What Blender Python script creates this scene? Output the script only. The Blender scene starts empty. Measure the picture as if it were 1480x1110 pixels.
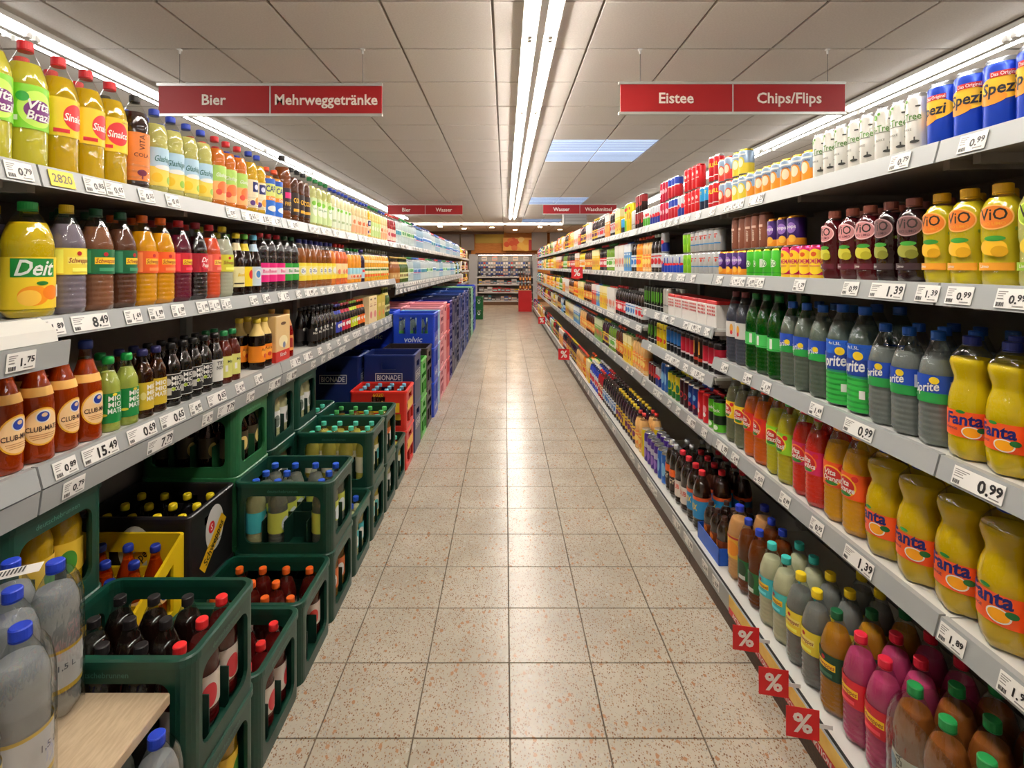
import bpy, bmesh, math, random
from math import pi, sin, cos, radians as R
from mathutils import Vector

# ------------------------------------------------------------------ camera, world, exposure
F, CX, CY, H0 = 736.0, 730.0, 385.0, 1.459          # focal length (px), vanishing point (px), eye height (m)
sc = bpy.context.scene
COL = sc.collection
cam_d = bpy.data.cameras.new('camera')
cam_d.sensor_width = 36.0
cam_d.lens = 36.0 * F / 1480.0
cam_d.shift_x = (740 - CX) / 1480.0
cam_d.shift_y = -(555 - CY) / 1480.0
cam_d.clip_start = 0.05
cam = bpy.data.objects.new('camera', cam_d)
cam.location = (0, 0, H0)
cam.rotation_euler = (R(90), 0, 0)
COL.objects.link(cam)
sc.camera = cam
w = bpy.data.worlds.new('world'); sc.world = w; w.use_nodes = True
w.node_tree.nodes['Background'].inputs[0].default_value = (1, .97, .93, 1)
w.node_tree.nodes['Background'].inputs[1].default_value = 0.25
sc.view_settings.view_transform = 'Standard'
sc.view_settings.look = 'None'
sc.view_settings.exposure = 1.26
sc.view_settings.gamma = 1.0
sc.view_settings.use_curve_mapping = False
try:
    sc.cycles.use_denoising = True
    sc.cycles.max_bounces = 8
    sc.cycles.transparent_max_bounces = 14
    sc.cycles.caustics_reflective = False
    sc.cycles.caustics_refractive = False
    sc.cycles.sample_clamp_indirect = 6.0
except Exception:
    pass
TUBE_POWER = 30.0
rnd = random.Random(7)

# ------------------------------------------------------------------ materials
def lin(c):
    return tuple((x / 255 / 12.92) if x / 255 <= .04045 else ((x / 255 + .055) / 1.055) ** 2.4 for x in c)
_M = {}
def mat(c, rough=.45, metal=0.0, kind='p', coat=0.0):
    key = (tuple(c), rough, metal, kind, coat)
    if key in _M: return _M[key]
    m = bpy.data.materials.new('%s_%02x%02x%02x' % (kind, *[int(v) for v in c]))
    m.use_nodes = True
    nt = m.node_tree; N = nt.nodes; L = nt.links
    b = N['Principled BSDF']; out = N['Material Output']
    rgb = (*lin(c), 1)
    if kind == 'p':
        b.inputs['Base Color'].default_value = rgb
        b.inputs['Roughness'].default_value = rough
        b.inputs['Metallic'].default_value = metal
        b.inputs['Coat Weight'].default_value = coat
    elif kind == 'emit':
        b.inputs['Base Color'].default_value = rgb
        b.inputs['Emission Color'].default_value = rgb
        b.inputs['Emission Strength'].default_value = rough
    elif kind in ('shell', 'tint', 'cloudy', 'film'):
        N.remove(b)
        gl = N.new('ShaderNodeBsdfGlossy'); gl.inputs['Roughness'].default_value = .06 if kind != 'tint' else .15
        if kind in ('shell', 'film'):
            tc = N.new('ShaderNodeTexCoord'); mpn = N.new('ShaderNodeMapping'); mpn.inputs['Scale'].default_value = (60, 60, 26)
            L.new(tc.outputs['Object'], mpn.inputs[0])
            nz = N.new('ShaderNodeTexNoise'); nz.inputs['Scale'].default_value = 1.0; nz.inputs['Detail'].default_value = 1.5; L.new(mpn.outputs[0], nz.inputs[0])
            bp = N.new('ShaderNodeBump'); bp.inputs['Strength'].default_value = .5; bp.inputs['Distance'].default_value = .006
            L.new(nz.outputs[0], bp.inputs['Height']); L.new(bp.outputs[0], gl.inputs['Normal'])
        lw = N.new('ShaderNodeLayerWeight'); lw.inputs['Blend'].default_value = .5
        pw_ = N.new('ShaderNodeMath'); pw_.operation = 'POWER'; pw_.inputs[1].default_value = 3.2; L.new(lw.outputs['Facing'], pw_.inputs[0])
        fr = N.new('ShaderNodeMath'); fr.operation = 'MULTIPLY_ADD'; L.new(pw_.outputs[0], fr.inputs[0])
        fr.inputs[1].default_value, fr.inputs[2].default_value = (.60, .075) if kind == 'shell' else (.55, .16) if kind == 'film' else (.12, .01)
        mx = N.new('ShaderNodeMixShader')
        if kind in ('shell', 'film'):
            tr = N.new('ShaderNodeBsdfTransparent'); tr.inputs[0].default_value = rgb
            L.new(tr.outputs[0], mx.inputs[1])
        else:
            df = N.new('ShaderNodeBsdfDiffuse'); df.inputs[0].default_value = rgb
            tl = N.new('ShaderNodeBsdfTranslucent'); tl.inputs[0].default_value = rgb
            m1 = N.new('ShaderNodeMixShader'); m1.inputs[0].default_value = .16
            L.new(df.outputs[0], m1.inputs[1]); L.new(tl.outputs[0], m1.inputs[2])
            last = m1
            if kind == 'tint':
                tr = N.new('ShaderNodeBsdfGlass' if coat else 'ShaderNodeBsdfTransparent'); tr.inputs[0].default_value = rgb
                if coat: tr.inputs['IOR'].default_value = 1.25; tr.inputs['Roughness'].default_value = .03
                m2 = N.new('ShaderNodeMixShader'); m2.inputs[0].default_value = rough
                L.new(m1.outputs[0], m2.inputs[1]); L.new(tr.outputs[0], m2.inputs[2]); last = m2
            L.new(last.outputs[0], mx.inputs[1])
        L.new(fr.outputs[0], mx.inputs[0]); L.new(gl.outputs[0], mx.inputs[2])
        L.new(mx.outputs[0], out.inputs['Surface'])
    _M[key] = m
    return m

def ramp(N, stops, interp='LINEAR'):
    r = N.new('ShaderNodeValToRGB'); r.color_ramp.interpolation = interp
    e = r.color_ramp.elements
    while len(e) < len(stops): e.new(.5)
    for el, (p, c) in zip(e, stops):
        el.position = p; el.color = (*lin(c), 1)
    return r

def terrazzo():
    m = bpy.data.materials.new('terrazzo_tile'); m.use_nodes = True
    nt = m.node_tree; N = nt.nodes; L = nt.links; b = N['Principled BSDF']
    g = N.new('ShaderNodeNewGeometry')
    def layer(scale, thr, size, base):
        mp = N.new('ShaderNodeMapping'); mp.inputs['Scale'].default_value = (scale, scale * .72, 0)
        mp.inputs['Rotation'].default_value = (0, 0, base)
        L.new(g.outputs['Position'], mp.inputs[0])
        nz = N.new('ShaderNodeTexNoise'); nz.inputs['Scale'].default_value = scale * 1.3; nz.inputs['Detail'].default_value = 1
        L.new(g.outputs['Position'], nz.inputs[0])
        ad = N.new('ShaderNodeMixRGB'); ad.blend_type = 'ADD'; ad.inputs[0].default_value = .55
        L.new(mp.outputs[0], ad.inputs[1]); L.new(nz.outputs['Color'], ad.inputs[2])
        v = N.new('ShaderNodeTexVoronoi'); v.voronoi_dimensions = '2D'; v.inputs['Scale'].default_value = 1.0
        L.new(ad.outputs[0], v.inputs[0])
        sep = N.new('ShaderNodeSeparateColor'); L.new(v.outputs['Color'], sep.inputs[0])
        a = N.new('ShaderNodeMath'); a.operation = 'GREATER_THAN'; a.inputs[1].default_value = thr
        L.new(sep.outputs[0], a.inputs[0])
        d = N.new('ShaderNodeMath'); d.operation = 'LESS_THAN'; d.inputs[1].default_value = size
        L.new(v.outputs['Distance'], d.inputs[0])
        mu = N.new('ShaderNodeMath'); mu.operation = 'MULTIPLY'
        L.new(a.outputs[0], mu.inputs[0]); L.new(d.outputs[0], mu.inputs[1])
        return mu.outputs[0], sep.outputs[1]
    n0 = N.new('ShaderNodeTexNoise'); n0.inputs['Scale'].default_value = 3.0; n0.inputs['Detail'].default_value = 6
    L.new(g.outputs['Position'], n0.inputs[0])
    base = ramp(N, [(.35, (174, 165, 149)), (.65, (192, 183, 167))]); L.new(n0.outputs[0], base.inputs[0])
    cur = base.outputs[0]
    for scale, thr, size, rot, stops in (
            (128, .66, .30, .4, [(0, (126, 94, 70)), (.35, (150, 120, 94)), (.6, (158, 154, 148)), (.8, (164, 136, 106)), (1, (116, 84, 62))]),
            (230, .74, .34, 1.3, [(0, (146, 108, 80)), (.5, (166, 158, 146)), (1, (138, 100, 76))]),
            (60, .90, .36, 2.1, [(0, (186, 180, 170)), (.5, (170, 128, 96)), (1, (190, 184, 176))])):
        fac, val = layer(scale, thr, size, rot)
        rr = ramp(N, stops, 'CONSTANT'); L.new(val, rr.inputs[0])
        mx = N.new('ShaderNodeMixRGB'); L.new(fac, mx.inputs[0]); L.new(cur, mx.inputs[1]); L.new(rr.outputs[0], mx.inputs[2])
        cur = mx.outputs[0]
    L.new(cur, b.inputs['Base Color'])
    b.inputs['Roughness'].default_value = .24
    b.inputs['Specular IOR Level'].default_value = .4
    return m

def noise_mat(name, c1, c2, scale, rough=.6, stretch=(1, 1, 1), bump=0.0):
    m = bpy.data.materials.new(name); m.use_nodes = True
    nt = m.node_tree; N = nt.nodes; L = nt.links; b = N['Principled BSDF']
    g = N.new('ShaderNodeNewGeometry'); mp = N.new('ShaderNodeMapping'); mp.inputs['Scale'].default_value = stretch
    L.new(g.outputs['Position'], mp.inputs[0])
    n = N.new('ShaderNodeTexNoise'); n.inputs['Scale'].default_value = scale; n.inputs['Detail'].default_value = 5
    L.new(mp.outputs[0], n.inputs[0])
    r = ramp(N, [(.35, c1), (.65, c2)]); L.new(n.outputs[0], r.inputs[0]); L.new(r.outputs[0], b.inputs['Base Color'])
    b.inputs['Roughness'].default_value = rough
    if bump:
        bp = N.new('ShaderNodeBump'); bp.inputs['Strength'].default_value = bump; bp.inputs['Distance'].default_value = .002
        L.new(n.outputs[0], bp.inputs['Height']); L.new(bp.outputs[0], b.inputs['Normal'])
    return m

# ------------------------------------------------------------------ mesh builder
class MB:
    def __init__(s): s.v = []; s.f = []; s.m = []; s.sm = []; s.mats = []
    def mi(s, m):
        if m not in s.mats: s.mats.append(m)
        return s.mats.index(m)
    def add(s, vs, fs, m, smooth=False):
        o = len(s.v); i = s.mi(m); s.v += [tuple(p) for p in vs]
        for f in fs: s.f.append([o + k for k in f]); s.m.append(i); s.sm.append(smooth)
    def box(s, x0, x1, y0, y1, z0, z1, m):
        s.add([(x, y, z) for z in (z0, z1) for y in (y0, y1) for x in (x0, x1)],
              [(0, 2, 3, 1), (4, 5, 7, 6), (0, 1, 5, 4), (2, 6, 7, 3), (0, 4, 6, 2), (1, 3, 7, 5)], m)
    def bbox(s, x0, x1, y0, y1, z0, z1, m, b=.004):          # box with chamfered vertical and top edges
        def ring(i, z): return [(x0 + i, y0 + b, z), (x0 + b, y0 + i, z), (x1 - b, y0 + i, z), (x1 - i, y0 + b, z), (x1 - i, y1 - b, z), (x1 - b, y1 - i, z), (x0 + b, y1 - i, z), (x0 + i, y1 - b, z)]
        rs = [ring(b * .6, z0), ring(0, z0 + b), ring(0, z1 - b), ring(b * .6, z1)]
        vs = [p for r_ in rs for p in r_]; fs = [list(range(7, -1, -1)), [24 + k for k in range(8)]]
        for k in range(3):
            for j in range(8): fs.append((k * 8 + j, k * 8 + (j + 1) % 8, k * 8 + 8 + (j + 1) % 8, k * 8 + 8 + j))
        s.add(vs, fs, m)
    def lathe(s, prof, seg, m, smooth=True, top=True, bottom=True, lobes=0, amp=0.0, cx=0, cy=0, z0=0):
        vs = []; fs = []
        for k, (r, z) in enumerate(prof):
            for j in range(seg):
                a = 2 * pi * j / seg
                rr = r
                if lobes and k <= 2: rr = r * (1 - amp * (3 - k) / 3 * (.5 - .5 * cos(lobes * a)))
                vs.append((cx + rr * cos(a), cy + rr * sin(a), z0 + z))
        for k in range(len(prof) - 1):
            for j in range(seg):
                j2 = (j + 1) % seg
                fs.append((k * seg + j, k * seg + j2, (k + 1) * seg + j2, (k + 1) * seg + j))
        s.add(vs, fs, m, smooth)
        if bottom: s.f.append([len(s.v) - len(vs) + j for j in range(seg - 1, -1, -1)]); s.m.append(s.mi(m)); s.sm.append(False)
        if top: s.f.append([len(s.v) - seg + j for j in range(seg)]); s.m.append(s.mi(m)); s.sm.append(False)
    def prism(s, poly, y0, y1, m):                            # polygon in XZ extruded along Y
        n = len(poly)
        a = sum(poly[i][0] * poly[(i + 1) % n][1] - poly[(i + 1) % n][0] * poly[i][1] for i in range(n))
        if a < 0: poly = poly[::-1]
        s.add([(x, y0, z) for x, z in poly] + [(x, y1, z) for x, z in poly],
              [list(range(n)), list(range(2 * n - 1, n - 1, -1))] + [(i + n, (i + 1) % n + n, (i + 1) % n, i) for i in range(n)], m)
    def tube(s, p0, p1, r, m, seg=8):
        p0, p1 = Vector(p0), Vector(p1); d = (p1 - p0).normalized()
        u = d.orthogonal().normalized(); v = d.cross(u)
        vs = [p + (u * cos(2 * pi * j / seg) + v * sin(2 * pi * j / seg)) * r for p in (p0, p1) for j in range(seg)]
        s.add(vs, [(j, (j + 1) % seg, seg + (j + 1) % seg, seg + j) for j in range(seg)], m, True)
        s.add(vs[:seg], [list(range(seg - 1, -1, -1))], m); s.add(vs[seg:], [list(range(seg))], m)
    def holed(s, w_, h_, holes, t, m, T):
        """upright panel in the local xz plane (x -w/2..w/2, z 0..h, thickness t along y) with rectangular openings"""
        xs = sorted({-w_ / 2, w_ / 2, *[v for a in holes for v in a[:2]]}); zs = sorted({0, h_, *[v for a in holes for v in a[2:]]})
        cut = lambda x, z: any(a[0] < x < a[1] and a[2] < z < a[3] for a in holes)
        full = lambda i, k: 0 <= i < len(xs) - 1 and 0 <= k < len(zs) - 1 and not cut((xs[i] + xs[i + 1]) / 2, (zs[k] + zs[k + 1]) / 2)
        vs = [T(x, y, z) for y in (0, t) for z in zs for x in xs]; nx, nz = len(xs), len(zs)
        I = lambda i, k, y: y * nx * nz + k * nx + i
        fs = []
        for i in range(nx - 1):
            for k in range(nz - 1):
                if not full(i, k): continue
                fs.append((I(i, k, 0), I(i + 1, k, 0), I(i + 1, k + 1, 0), I(i, k + 1, 0)))
                fs.append((I(i, k, 1), I(i, k + 1, 1), I(i + 1, k + 1, 1), I(i + 1, k, 1)))
                if not full(i - 1, k): fs.append((I(i, k, 0), I(i, k + 1, 0), I(i, k + 1, 1), I(i, k, 1)))
                if not full(i + 1, k): fs.append((I(i + 1, k, 0), I(i + 1, k, 1), I(i + 1, k + 1, 1), I(i + 1, k + 1, 0)))
                if not full(i, k - 1): fs.append((I(i, k, 0), I(i, k, 1), I(i + 1, k, 1), I(i + 1, k, 0)))
                if not full(i, k + 1): fs.append((I(i, k + 1, 0), I(i + 1, k + 1, 0), I(i + 1, k + 1, 1), I(i, k + 1, 1)))
        s.add(vs, fs, m)
    def rounded_hole(s, w_, h_, hole, rad, t, m, T, n=5):
        """the same with one opening with rounded corners"""
        x0, x1, z0, z1 = hole; inner = []; outer = []
        cor = [(x1 - rad, z0 + rad, -pi / 2, w_ / 2, 0), (x1 - rad, z1 - rad, 0, w_ / 2, h_), (x0 + rad, z1 - rad, pi / 2, -w_ / 2, h_), (x0 + rad, z0 + rad, pi, -w_ / 2, 0)]
        for cx, cz, a0, ox, oz in cor:
            for k in range(n + 1):
                a = a0 + pi / 2 * k / n; px, pz = cx + rad * cos(a), cz + rad * sin(a)
                inner.append((px, pz)); q = k / n
                if k == n // 2 + n % 2: outer.append((ox, oz))
                else:
                    first = (q < .5)
                    horiz = (first and a0 in (-pi / 2, pi / 2)) or (not first and a0 in (0, pi))
                    outer.append((px, oz) if horiz else (ox, pz))
        N_ = len(inner)
        vs = [T(x, y, z) for y in (0, t) for lst in (outer, inner) for x, z in lst]
        fs = []
        for i in range(N_):
            j = (i + 1) % N_
            fs += [(i, j, N_ + j, N_ + i), (2 * N_ + i, 3 * N_ + i, 3 * N_ + j, 2 * N_ + j), (i, 2 * N_ + i, 2 * N_ + j, j), (N_ + i, N_ + j, 3 * N_ + j, 3 * N_ + i)]
        s.add(vs, fs, m)
    def build(s, name):
        me = bpy.data.meshes.new(name); me.from_pydata(s.v, [], s.f)
        for m in s.mats: me.materials.append(m)
        me.polygons.foreach_set('material_index', s.m); me.polygons.foreach_set('use_smooth', s.sm)
        me.update()
        return me

def obj(name, me, parent=None, loc=None, rz=0.0):
    o = bpy.data.objects.new(name, me); COL.objects.link(o)
    if parent is not None: o.parent = parent
    if loc is not None: o.location = loc
    if rz: o.rotation_euler = (0, 0, rz)
    return o
def tag(o, label, cat, group=None, kind=None):
    if label: o['label'] = label
    if cat: o['category'] = cat
    if group: o['group'] = group
    if kind: o['kind'] = kind
    return o
def struct(name, me, label=None):
    o = obj(name, me); o['kind'] = 'structure'
    if label: o['label'] = label
    return o
def T0(x, y, z): return (x, y, z)

# ------------------------------------------------------------------ printed lettering
_txt = {}
def text_data(s, bold, shear):
    key = (s, bold, shear)
    if key not in _txt:
        cu = bpy.data.curves.new('lettering', 'FONT'); cu.body = s; cu.size = 1.0; cu.align_x = 'CENTER'; cu.offset = bold
        cu.shear = shear; cu.resolution_u = 2
        o = bpy.data.objects.new('lettering', cu)
        me = o.to_mesh()
        vs = [tuple(v.co[:2]) for v in me.vertices]; fs = [tuple(p.vertices) for p in me.polygons]
        o.to_mesh_clear(); bpy.data.objects.remove(o); bpy.data.curves.remove(cu)
        _txt[key] = (vs, fs)
    return _txt[key]

def text_flat(s, hgt, width=None, bold=.012, shear=0.0, rot=0.0):
    vs, fs = text_data(s, bold, shear)
    if not vs: return [], []
    x0, x1 = min(p[0] for p in vs), max(p[0] for p in vs)
    k = hgt / .72; kx = k
    if width and (x1 - x0) * k > width: kx = width / (x1 - x0)
    c, sn = cos(rot), sin(rot); xm = (x0 + x1) / 2
    pts = [((x - xm) * kx, (y - .33) * k) for x, y in vs]
    return [(x * c - y * sn, x * sn + y * c) for x, y in pts], fs

def add_print(mb, ops, place, cell=None):
    """ops: ('t',text,u,z,height,colour[,width,bold,shear,rot]) ('e',u,z,ru,rz,colour) ('r',u0,u1,z0,z1,colour); place(u,z,layer)->point.
    cell: for curved surfaces, cut the print every so many metres"""
    for n, op in enumerate(ops):
        k = op[0]
        if k == 'r':
            _, u0, u1, z0, z1, c = op[:6]; q = max(1, int((u1 - u0) / cell)) if cell else 1
            us = [u0 + (u1 - u0) * i / q for i in range(q + 1)]
            mb.add([place(u, z, n) for u in us for z in (z0, z1)], [(2 * i, 2 * i + 2, 2 * i + 3, 2 * i + 1) for i in range(q)], mat(c, .4), bool(cell))
        elif k == 'e':
            _, u, z, ru, rz, c = op[:6]; q = 14
            a = [pi - pi * i / q for i in range(q + 1)]
            mb.add([place(u + ru * cos(t), z + sg * rz * sin(t), n) for t in a for sg in (-1, 1)], [(2 * i, 2 * i + 2, 2 * i + 3, 2 * i + 1) for i in range(q)], mat(c, .4), bool(cell))
        elif k == 't':
            _, s, u, z, hgt, c = op[:6]; ex = list(op[6:]) + [None] * 4
            vs, fs = text_flat(s, hgt, ex[0], .012 if ex[1] is None else ex[1], ex[2] or 0, ex[3] or 0)
            if not vs: continue
            if cell:
                bm = bmesh.new(); bv = [bm.verts.new((x, y, 0)) for x, y in vs]
                for f in fs:
                    try: bm.faces.new([bv[i] for i in f])
                    except ValueError: pass
                lo, hi = min(p[0] for p in vs), max(p[0] for p in vs); x = lo + cell
                while x < hi:
                    bmesh.ops.bisect_plane(bm, geom=bm.verts[:] + bm.edges[:] + bm.faces[:], plane_co=(x, 0, 0), plane_no=(1, 0, 0)); x += cell
                bm.verts.index_update(); vs = [v.co[:2] for v in bm.verts]; fs = [[v.index for v in f.verts] for f in bm.faces]; bm.free()
            mb.add([place(u + x, z + y, n + .6) for x, y in vs], fs, mat(c, .4))

# ------------------------------------------------------------------ the room
CEIL = H0 + 1.485
M_grout = noise_mat('floor_grout', (84, 72, 58), (104, 90, 72), 30, .8)
M_terr = terrazzo()
TW = .300
X_J = (737.1 - CX) / 681.9 * H0                      # one long joint
Y_J = F * H0 / 681.9                                 # one cross joint
XMIN, XMAX, YMIN, YMAX = -4.6, 4.6, -3.0, 24.5
b = MB(); b.box(XMIN, XMAX, YMIN, YMAX, -.06, -.003, M_grout); floor = struct('floor', b.build('floor'), 'beige terrazzo tile floor with dark joints')
tb = MB(); g_ = .0022
tb.bbox(g_, TW - g_, g_, TW - g_, -.012, 0, M_terr, .0015); tile_me = tb.build('floor_tile')
ft = MB(); nt_ = 0
for iy in range(-14, 64):
    for ix in range(-16, 17):
        x, y = X_J + ix * TW, Y_J + iy * TW
        if -4 <= ix <= 3 and 0 <= iy + 1 and iy < 33 and nt_ < 290:
            obj('floor_tile', tile_me, floor, (x, y, 0)); nt_ += 1
        else:
            ft.add([(x + g_, y + g_, 0), (x + TW - g_, y + g_, 0), (x + TW - g_, y + TW - g_, 0), (x + g_, y + TW - g_, 0)], [(0, 1, 2, 3)], M_terr)
o = obj('far_floor_tile', ft.build('far_floor_tile'), floor); o['kind'] = 'stuff'

M_wall = noise_mat('wall_paint', (196, 188, 176), (208, 200, 188), 2, .8)
M_ceil = noise_mat('ceiling_board', (220, 213, 206), (228, 222, 215), 90, .85, bump=.05)
M_grid = mat((150, 140, 128), .5)
b = MB(); b.box(XMIN, XMAX, YMIN, YMAX, CEIL + .014, CEIL + .08, M_grid); ceiling = struct('ceiling', b.build('ceiling'), 'suspended ceiling of pale square boards')
CT, CTY = .63, .625; XC0 = -.0726; YC0 = 2.854
cb = MB(); g2 = .008; cb.bbox(g2, CT - g2, g2, CTY - g2, CEIL, CEIL + .015, M_ceil, .003); ctile = cb.build('ceiling_board')
cs = MB(); nct = 0
PANELS = [(k, r) for k in (1, 2) for r in (5, 6, 13, 14, 21, 22)]
M_panel = mat((205, 225, 255), .42, kind='emit')
pp = MB(); pp.bbox(g2, CT - g2, g2, CTY - g2, CEIL + .004, CEIL + .012, M_panel, .002)
for k in range(1, 12):
    pp.box(g2, CT - g2, g2 + k * .05, g2 + k * .05 + .003, CEIL - .001, CEIL + .006, mat((150, 165, 190), .5))
panel_me = pp.build('light_panel')
for r in range(-10, 35):
    for k in range(-8, 8):
        x, y = XC0 + k * CT, YC0 + r * CTY
        if x < XMIN or x + CT > XMAX or y + CTY > YMAX or y < YMIN: continue
        if (k, r) in PANELS:
            o = obj('light_panel', panel_me, None, (x, y, 0))
            tag(o, 'square bluish light panel in a ceiling block of four %s' % {5: 'before the far signs', 6: 'before the far signs', 13: 'above the far signs', 14: 'above the far signs'}.get(r, 'at the aisle end'), 'light panel', 'ceiling light panels ' + {5: 'before far signs', 6: 'before far signs', 13: 'above far signs', 14: 'above far signs'}.get(r, 'at aisle end'))
            continue
        if -5 <= k <= 4 and -1 <= r < 25 and nct < 290:
            obj('ceiling_board', ctile, ceiling, (x, y, 0)); nct += 1
        else:
            cs.add([(x + g2, y + g2, CEIL), (x + CT - g2, y + g2, CEIL), (x + CT - g2, y + CTY - g2, CEIL), (x + g2, y + CTY - g2, CEIL)], [(3, 2, 1, 0)], M_ceil)
o = obj('far_ceiling_board', cs.build('far_ceiling_board'), ceiling); o['kind'] = 'stuff'
for nm, a in (('wall_left', (XMIN - .1, XMIN, YMIN, YMAX)), ('wall_right', (XMAX, XMAX + .1, YMIN, YMAX)), ('wall_back', (XMIN, XMAX, YMIN - .1, YMIN)), ('wall_front', (XMIN, XMAX, YMAX, YMAX + .1))):
    b = MB(); b.box(*a, 0, CEIL + .05, M_wall); struct(nm, b.build(nm), 'plain pale shop wall')

# ------------------------------------------------------------------ strip lights
M_tube = mat((255, 247, 238), TUBE_POWER, kind='emit'); M_tube2 = mat((250, 249, 248), TUBE_POWER * .34, kind='emit')
M_white = mat((225, 224, 220), .4)
def strip_light():
    L_ = 1.53
    b1 = MB(); b1.prism([(-.108, 0), (.108, 0), (.112, -.034), (.108, -.034), (.100, -.02), (.026, -.02), (.022, -.060), (-.022, -.060), (-.026, -.02), (-.100, -.02), (-.108, -.034), (-.112, -.034)], 0, L_, M_white); house = b1.build('housing')  # side lips added to the housing to limit tube light on the ceiling
    t = MB(); t.tube((0, .04, 0), (0, L_ - .04, 0), .013, M_tube, 8); tube = t.build('tube'); t2 = MB(); t2.tube((0, .04, 0), (0, L_ - .04, 0), .013, M_tube2, 8); tube2 = t2.build('tube')
    s_ = MB(); s_.box(-.012, .012, -.018, .018, -.03, .005, M_white); sock = s_.build('lamp_holder')
    return L_, house, tube, tube2, sock
SL, sl_house, sl_tube, sl_tube2, sl_sock = strip_light()
for xs, nm, first, last in ((.217, 'over the aisle', -1, 10), (-3.0, 'behind the shelving above the crates', -1, 10), (3.2, 'behind the shelving opposite the crates', -1, 10)):
    for i in range(first, last):
        t = obj('strip_light', sl_house, None, (xs, .1 + i * SL, CEIL - .002))
        tag(t, 'white two-tube strip light ' + nm, 'light', 'strip lights ' + nm)
        for s_ in (-1, 1):
            u = obj('tube', sl_tube if abs(xs) < 1 else sl_tube2, t, (s_ * .064, 0, -.050))
            for yy in (.03, SL - .03): obj('lamp_holder', sl_sock, t, (s_ * .064, yy, -.046))

# ------------------------------------------------------------------ hanging signs
M_red = mat((160, 12, 18), .5); M_alu = mat((205, 205, 200), .35, .6); M_wire = mat((110, 108, 104), .4, .7)
def hanging_sign(xc, y, zb, zt, wd, left, right, label, th, wires):
    root = bpy.data.objects.new('hanging_sign', None); COL.objects.link(root); root.location = (xc, y, zb); tag(root, label, 'sign', None)
    hh = zt - zb
    for s_, tx in ((-1, left), (1, right)):
        b1 = MB(); x0, x1 = (-wd / 2, -.004) if s_ < 0 else (.004, wd / 2)
        b1.box(x0, x1, -.006, .006, .018, hh - .018, M_red); p = obj('panel', b1.build('panel'), root)
        b2 = MB(); add_print(b2, [('t', tx, 0, 0, th, (238, 226, 214), wd / 2 * .92, .02)], lambda u, z, n: ((x0 + x1) / 2 + u, -.0075, hh / 2 + z))
        obj('lettering', b2.build('lettering'), p)
    for z0, z1 in ((0, .018), (hh - .018, hh)):
        b1 = MB(); b1.box(-wd / 2 - .012, wd / 2 + .004, -.012, .012, z0, z1, M_alu); obj('frame_rail', b1.build('frame_rail'), root)
    b1 = MB(); b1.box(-.004, .004, -.009, .009, .018, hh - .018, M_alu); obj('divider', b1.build('divider'), root)
    for wx in wires:
        b1 = MB(); b1.tube((wx, 0, hh), (wx, 0, CEIL - zb), .0022, M_wire, 6); wv = obj('wire', b1.build('wire'), root)
        b1 = MB(); b1.box(wx - .012, wx + .012, -.012, .012, CEIL - zb - .012, CEIL - zb, M_white); b1.tube((wx, 0, CEIL - zb - .035), (wx, 0, CEIL - zb - .012), .007, M_white, 8)
        obj('ceiling_hook', b1.build('ceiling_hook'), wv)
def px_x(px, y): return (px - CX) / F * y
def px_z(py, y): return H0 - (py - CY) / F * y
ys = 3.479
hanging_sign((230 + 552) / 2 / F * ys - CX / F * ys, ys, px_z(168.5, ys), px_z(121, ys), 322 / F * ys, 'Bier', 'Mehrweggetränke', 'red two-panel hanging sign lettered Bier and Mehrweggetränke', .073, [-.62, .63])
hanging_sign(px_x(1058.5, ys), ys, px_z(166, ys), px_z(118.5, ys), 324 / F * ys, 'Eistee', 'Chips/Flips', 'red two-panel hanging sign lettered Eistee and Chips/Flips', .073, [-.63, .65])
yf = 11.6
hanging_sign(px_x(614.5, yf), yf, px_z(311, yf), px_z(295.5, yf), 108 / F * yf, 'Bier', 'Wasser', 'small far red hanging sign lettered Bier and Wasser', .085, [-.6, .6])
hanging_sign(px_x(838, yf), yf, px_z(310, yf), px_z(295, yf), 106 / F * yf, 'Wasser', 'Waschmittel', 'small far red hanging sign lettered Wasser and Waschmittel', .085, [-.6, .6])

# ------------------------------------------------------------------ shelving
XL, XR = 1.104, 1.025
BAY, B0 = 1.30, 1.2
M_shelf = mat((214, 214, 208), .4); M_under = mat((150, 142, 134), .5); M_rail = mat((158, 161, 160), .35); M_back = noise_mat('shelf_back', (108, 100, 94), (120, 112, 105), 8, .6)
M_plinth = noise_mat('plinth', (62, 40, 26), (84, 56, 36), 120, .5)
M_lit = mat((226, 224, 216), .35)
DEP = .46
RAIL_H = .046
_unit_cache = {}
def rail_mesh(two, L_):
    k = (two, round(L_, 3))
    if k in _unit_cache: return _unit_cache[k]
    b1 = MB()
    b1.prism([(0, .006), (.006, .006), (-.008, -RAIL_H), (-.014, -RAIL_H)], .003, L_ - .003, M_rail)
    b1.prism([(.006, .006), (.016, .006), (.016, 0), (.004, 0)], .003, L_ - .003, M_rail)
    if two: b1.prism([(-.012, -RAIL_H - .004), (-.004, -RAIL_H - .004), (.002, -RAIL_H - .062), (-.004, -RAIL_H - .062)], .003, L_ - .003, M_rail)
    _unit_cache[k] = b1.build('price_rail'); return _unit_cache[k]
def board_mesh(L_, dep):
    k = ('board', round(L_, 3), dep)
    if k in _unit_cache: return _unit_cache[k]
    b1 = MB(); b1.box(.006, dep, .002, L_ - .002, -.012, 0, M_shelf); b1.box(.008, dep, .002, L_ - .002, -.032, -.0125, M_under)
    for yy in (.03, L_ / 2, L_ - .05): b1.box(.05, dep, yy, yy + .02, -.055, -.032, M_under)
    _unit_cache[k] = b1.build('shelf_board'); return _unit_cache[k]
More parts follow.
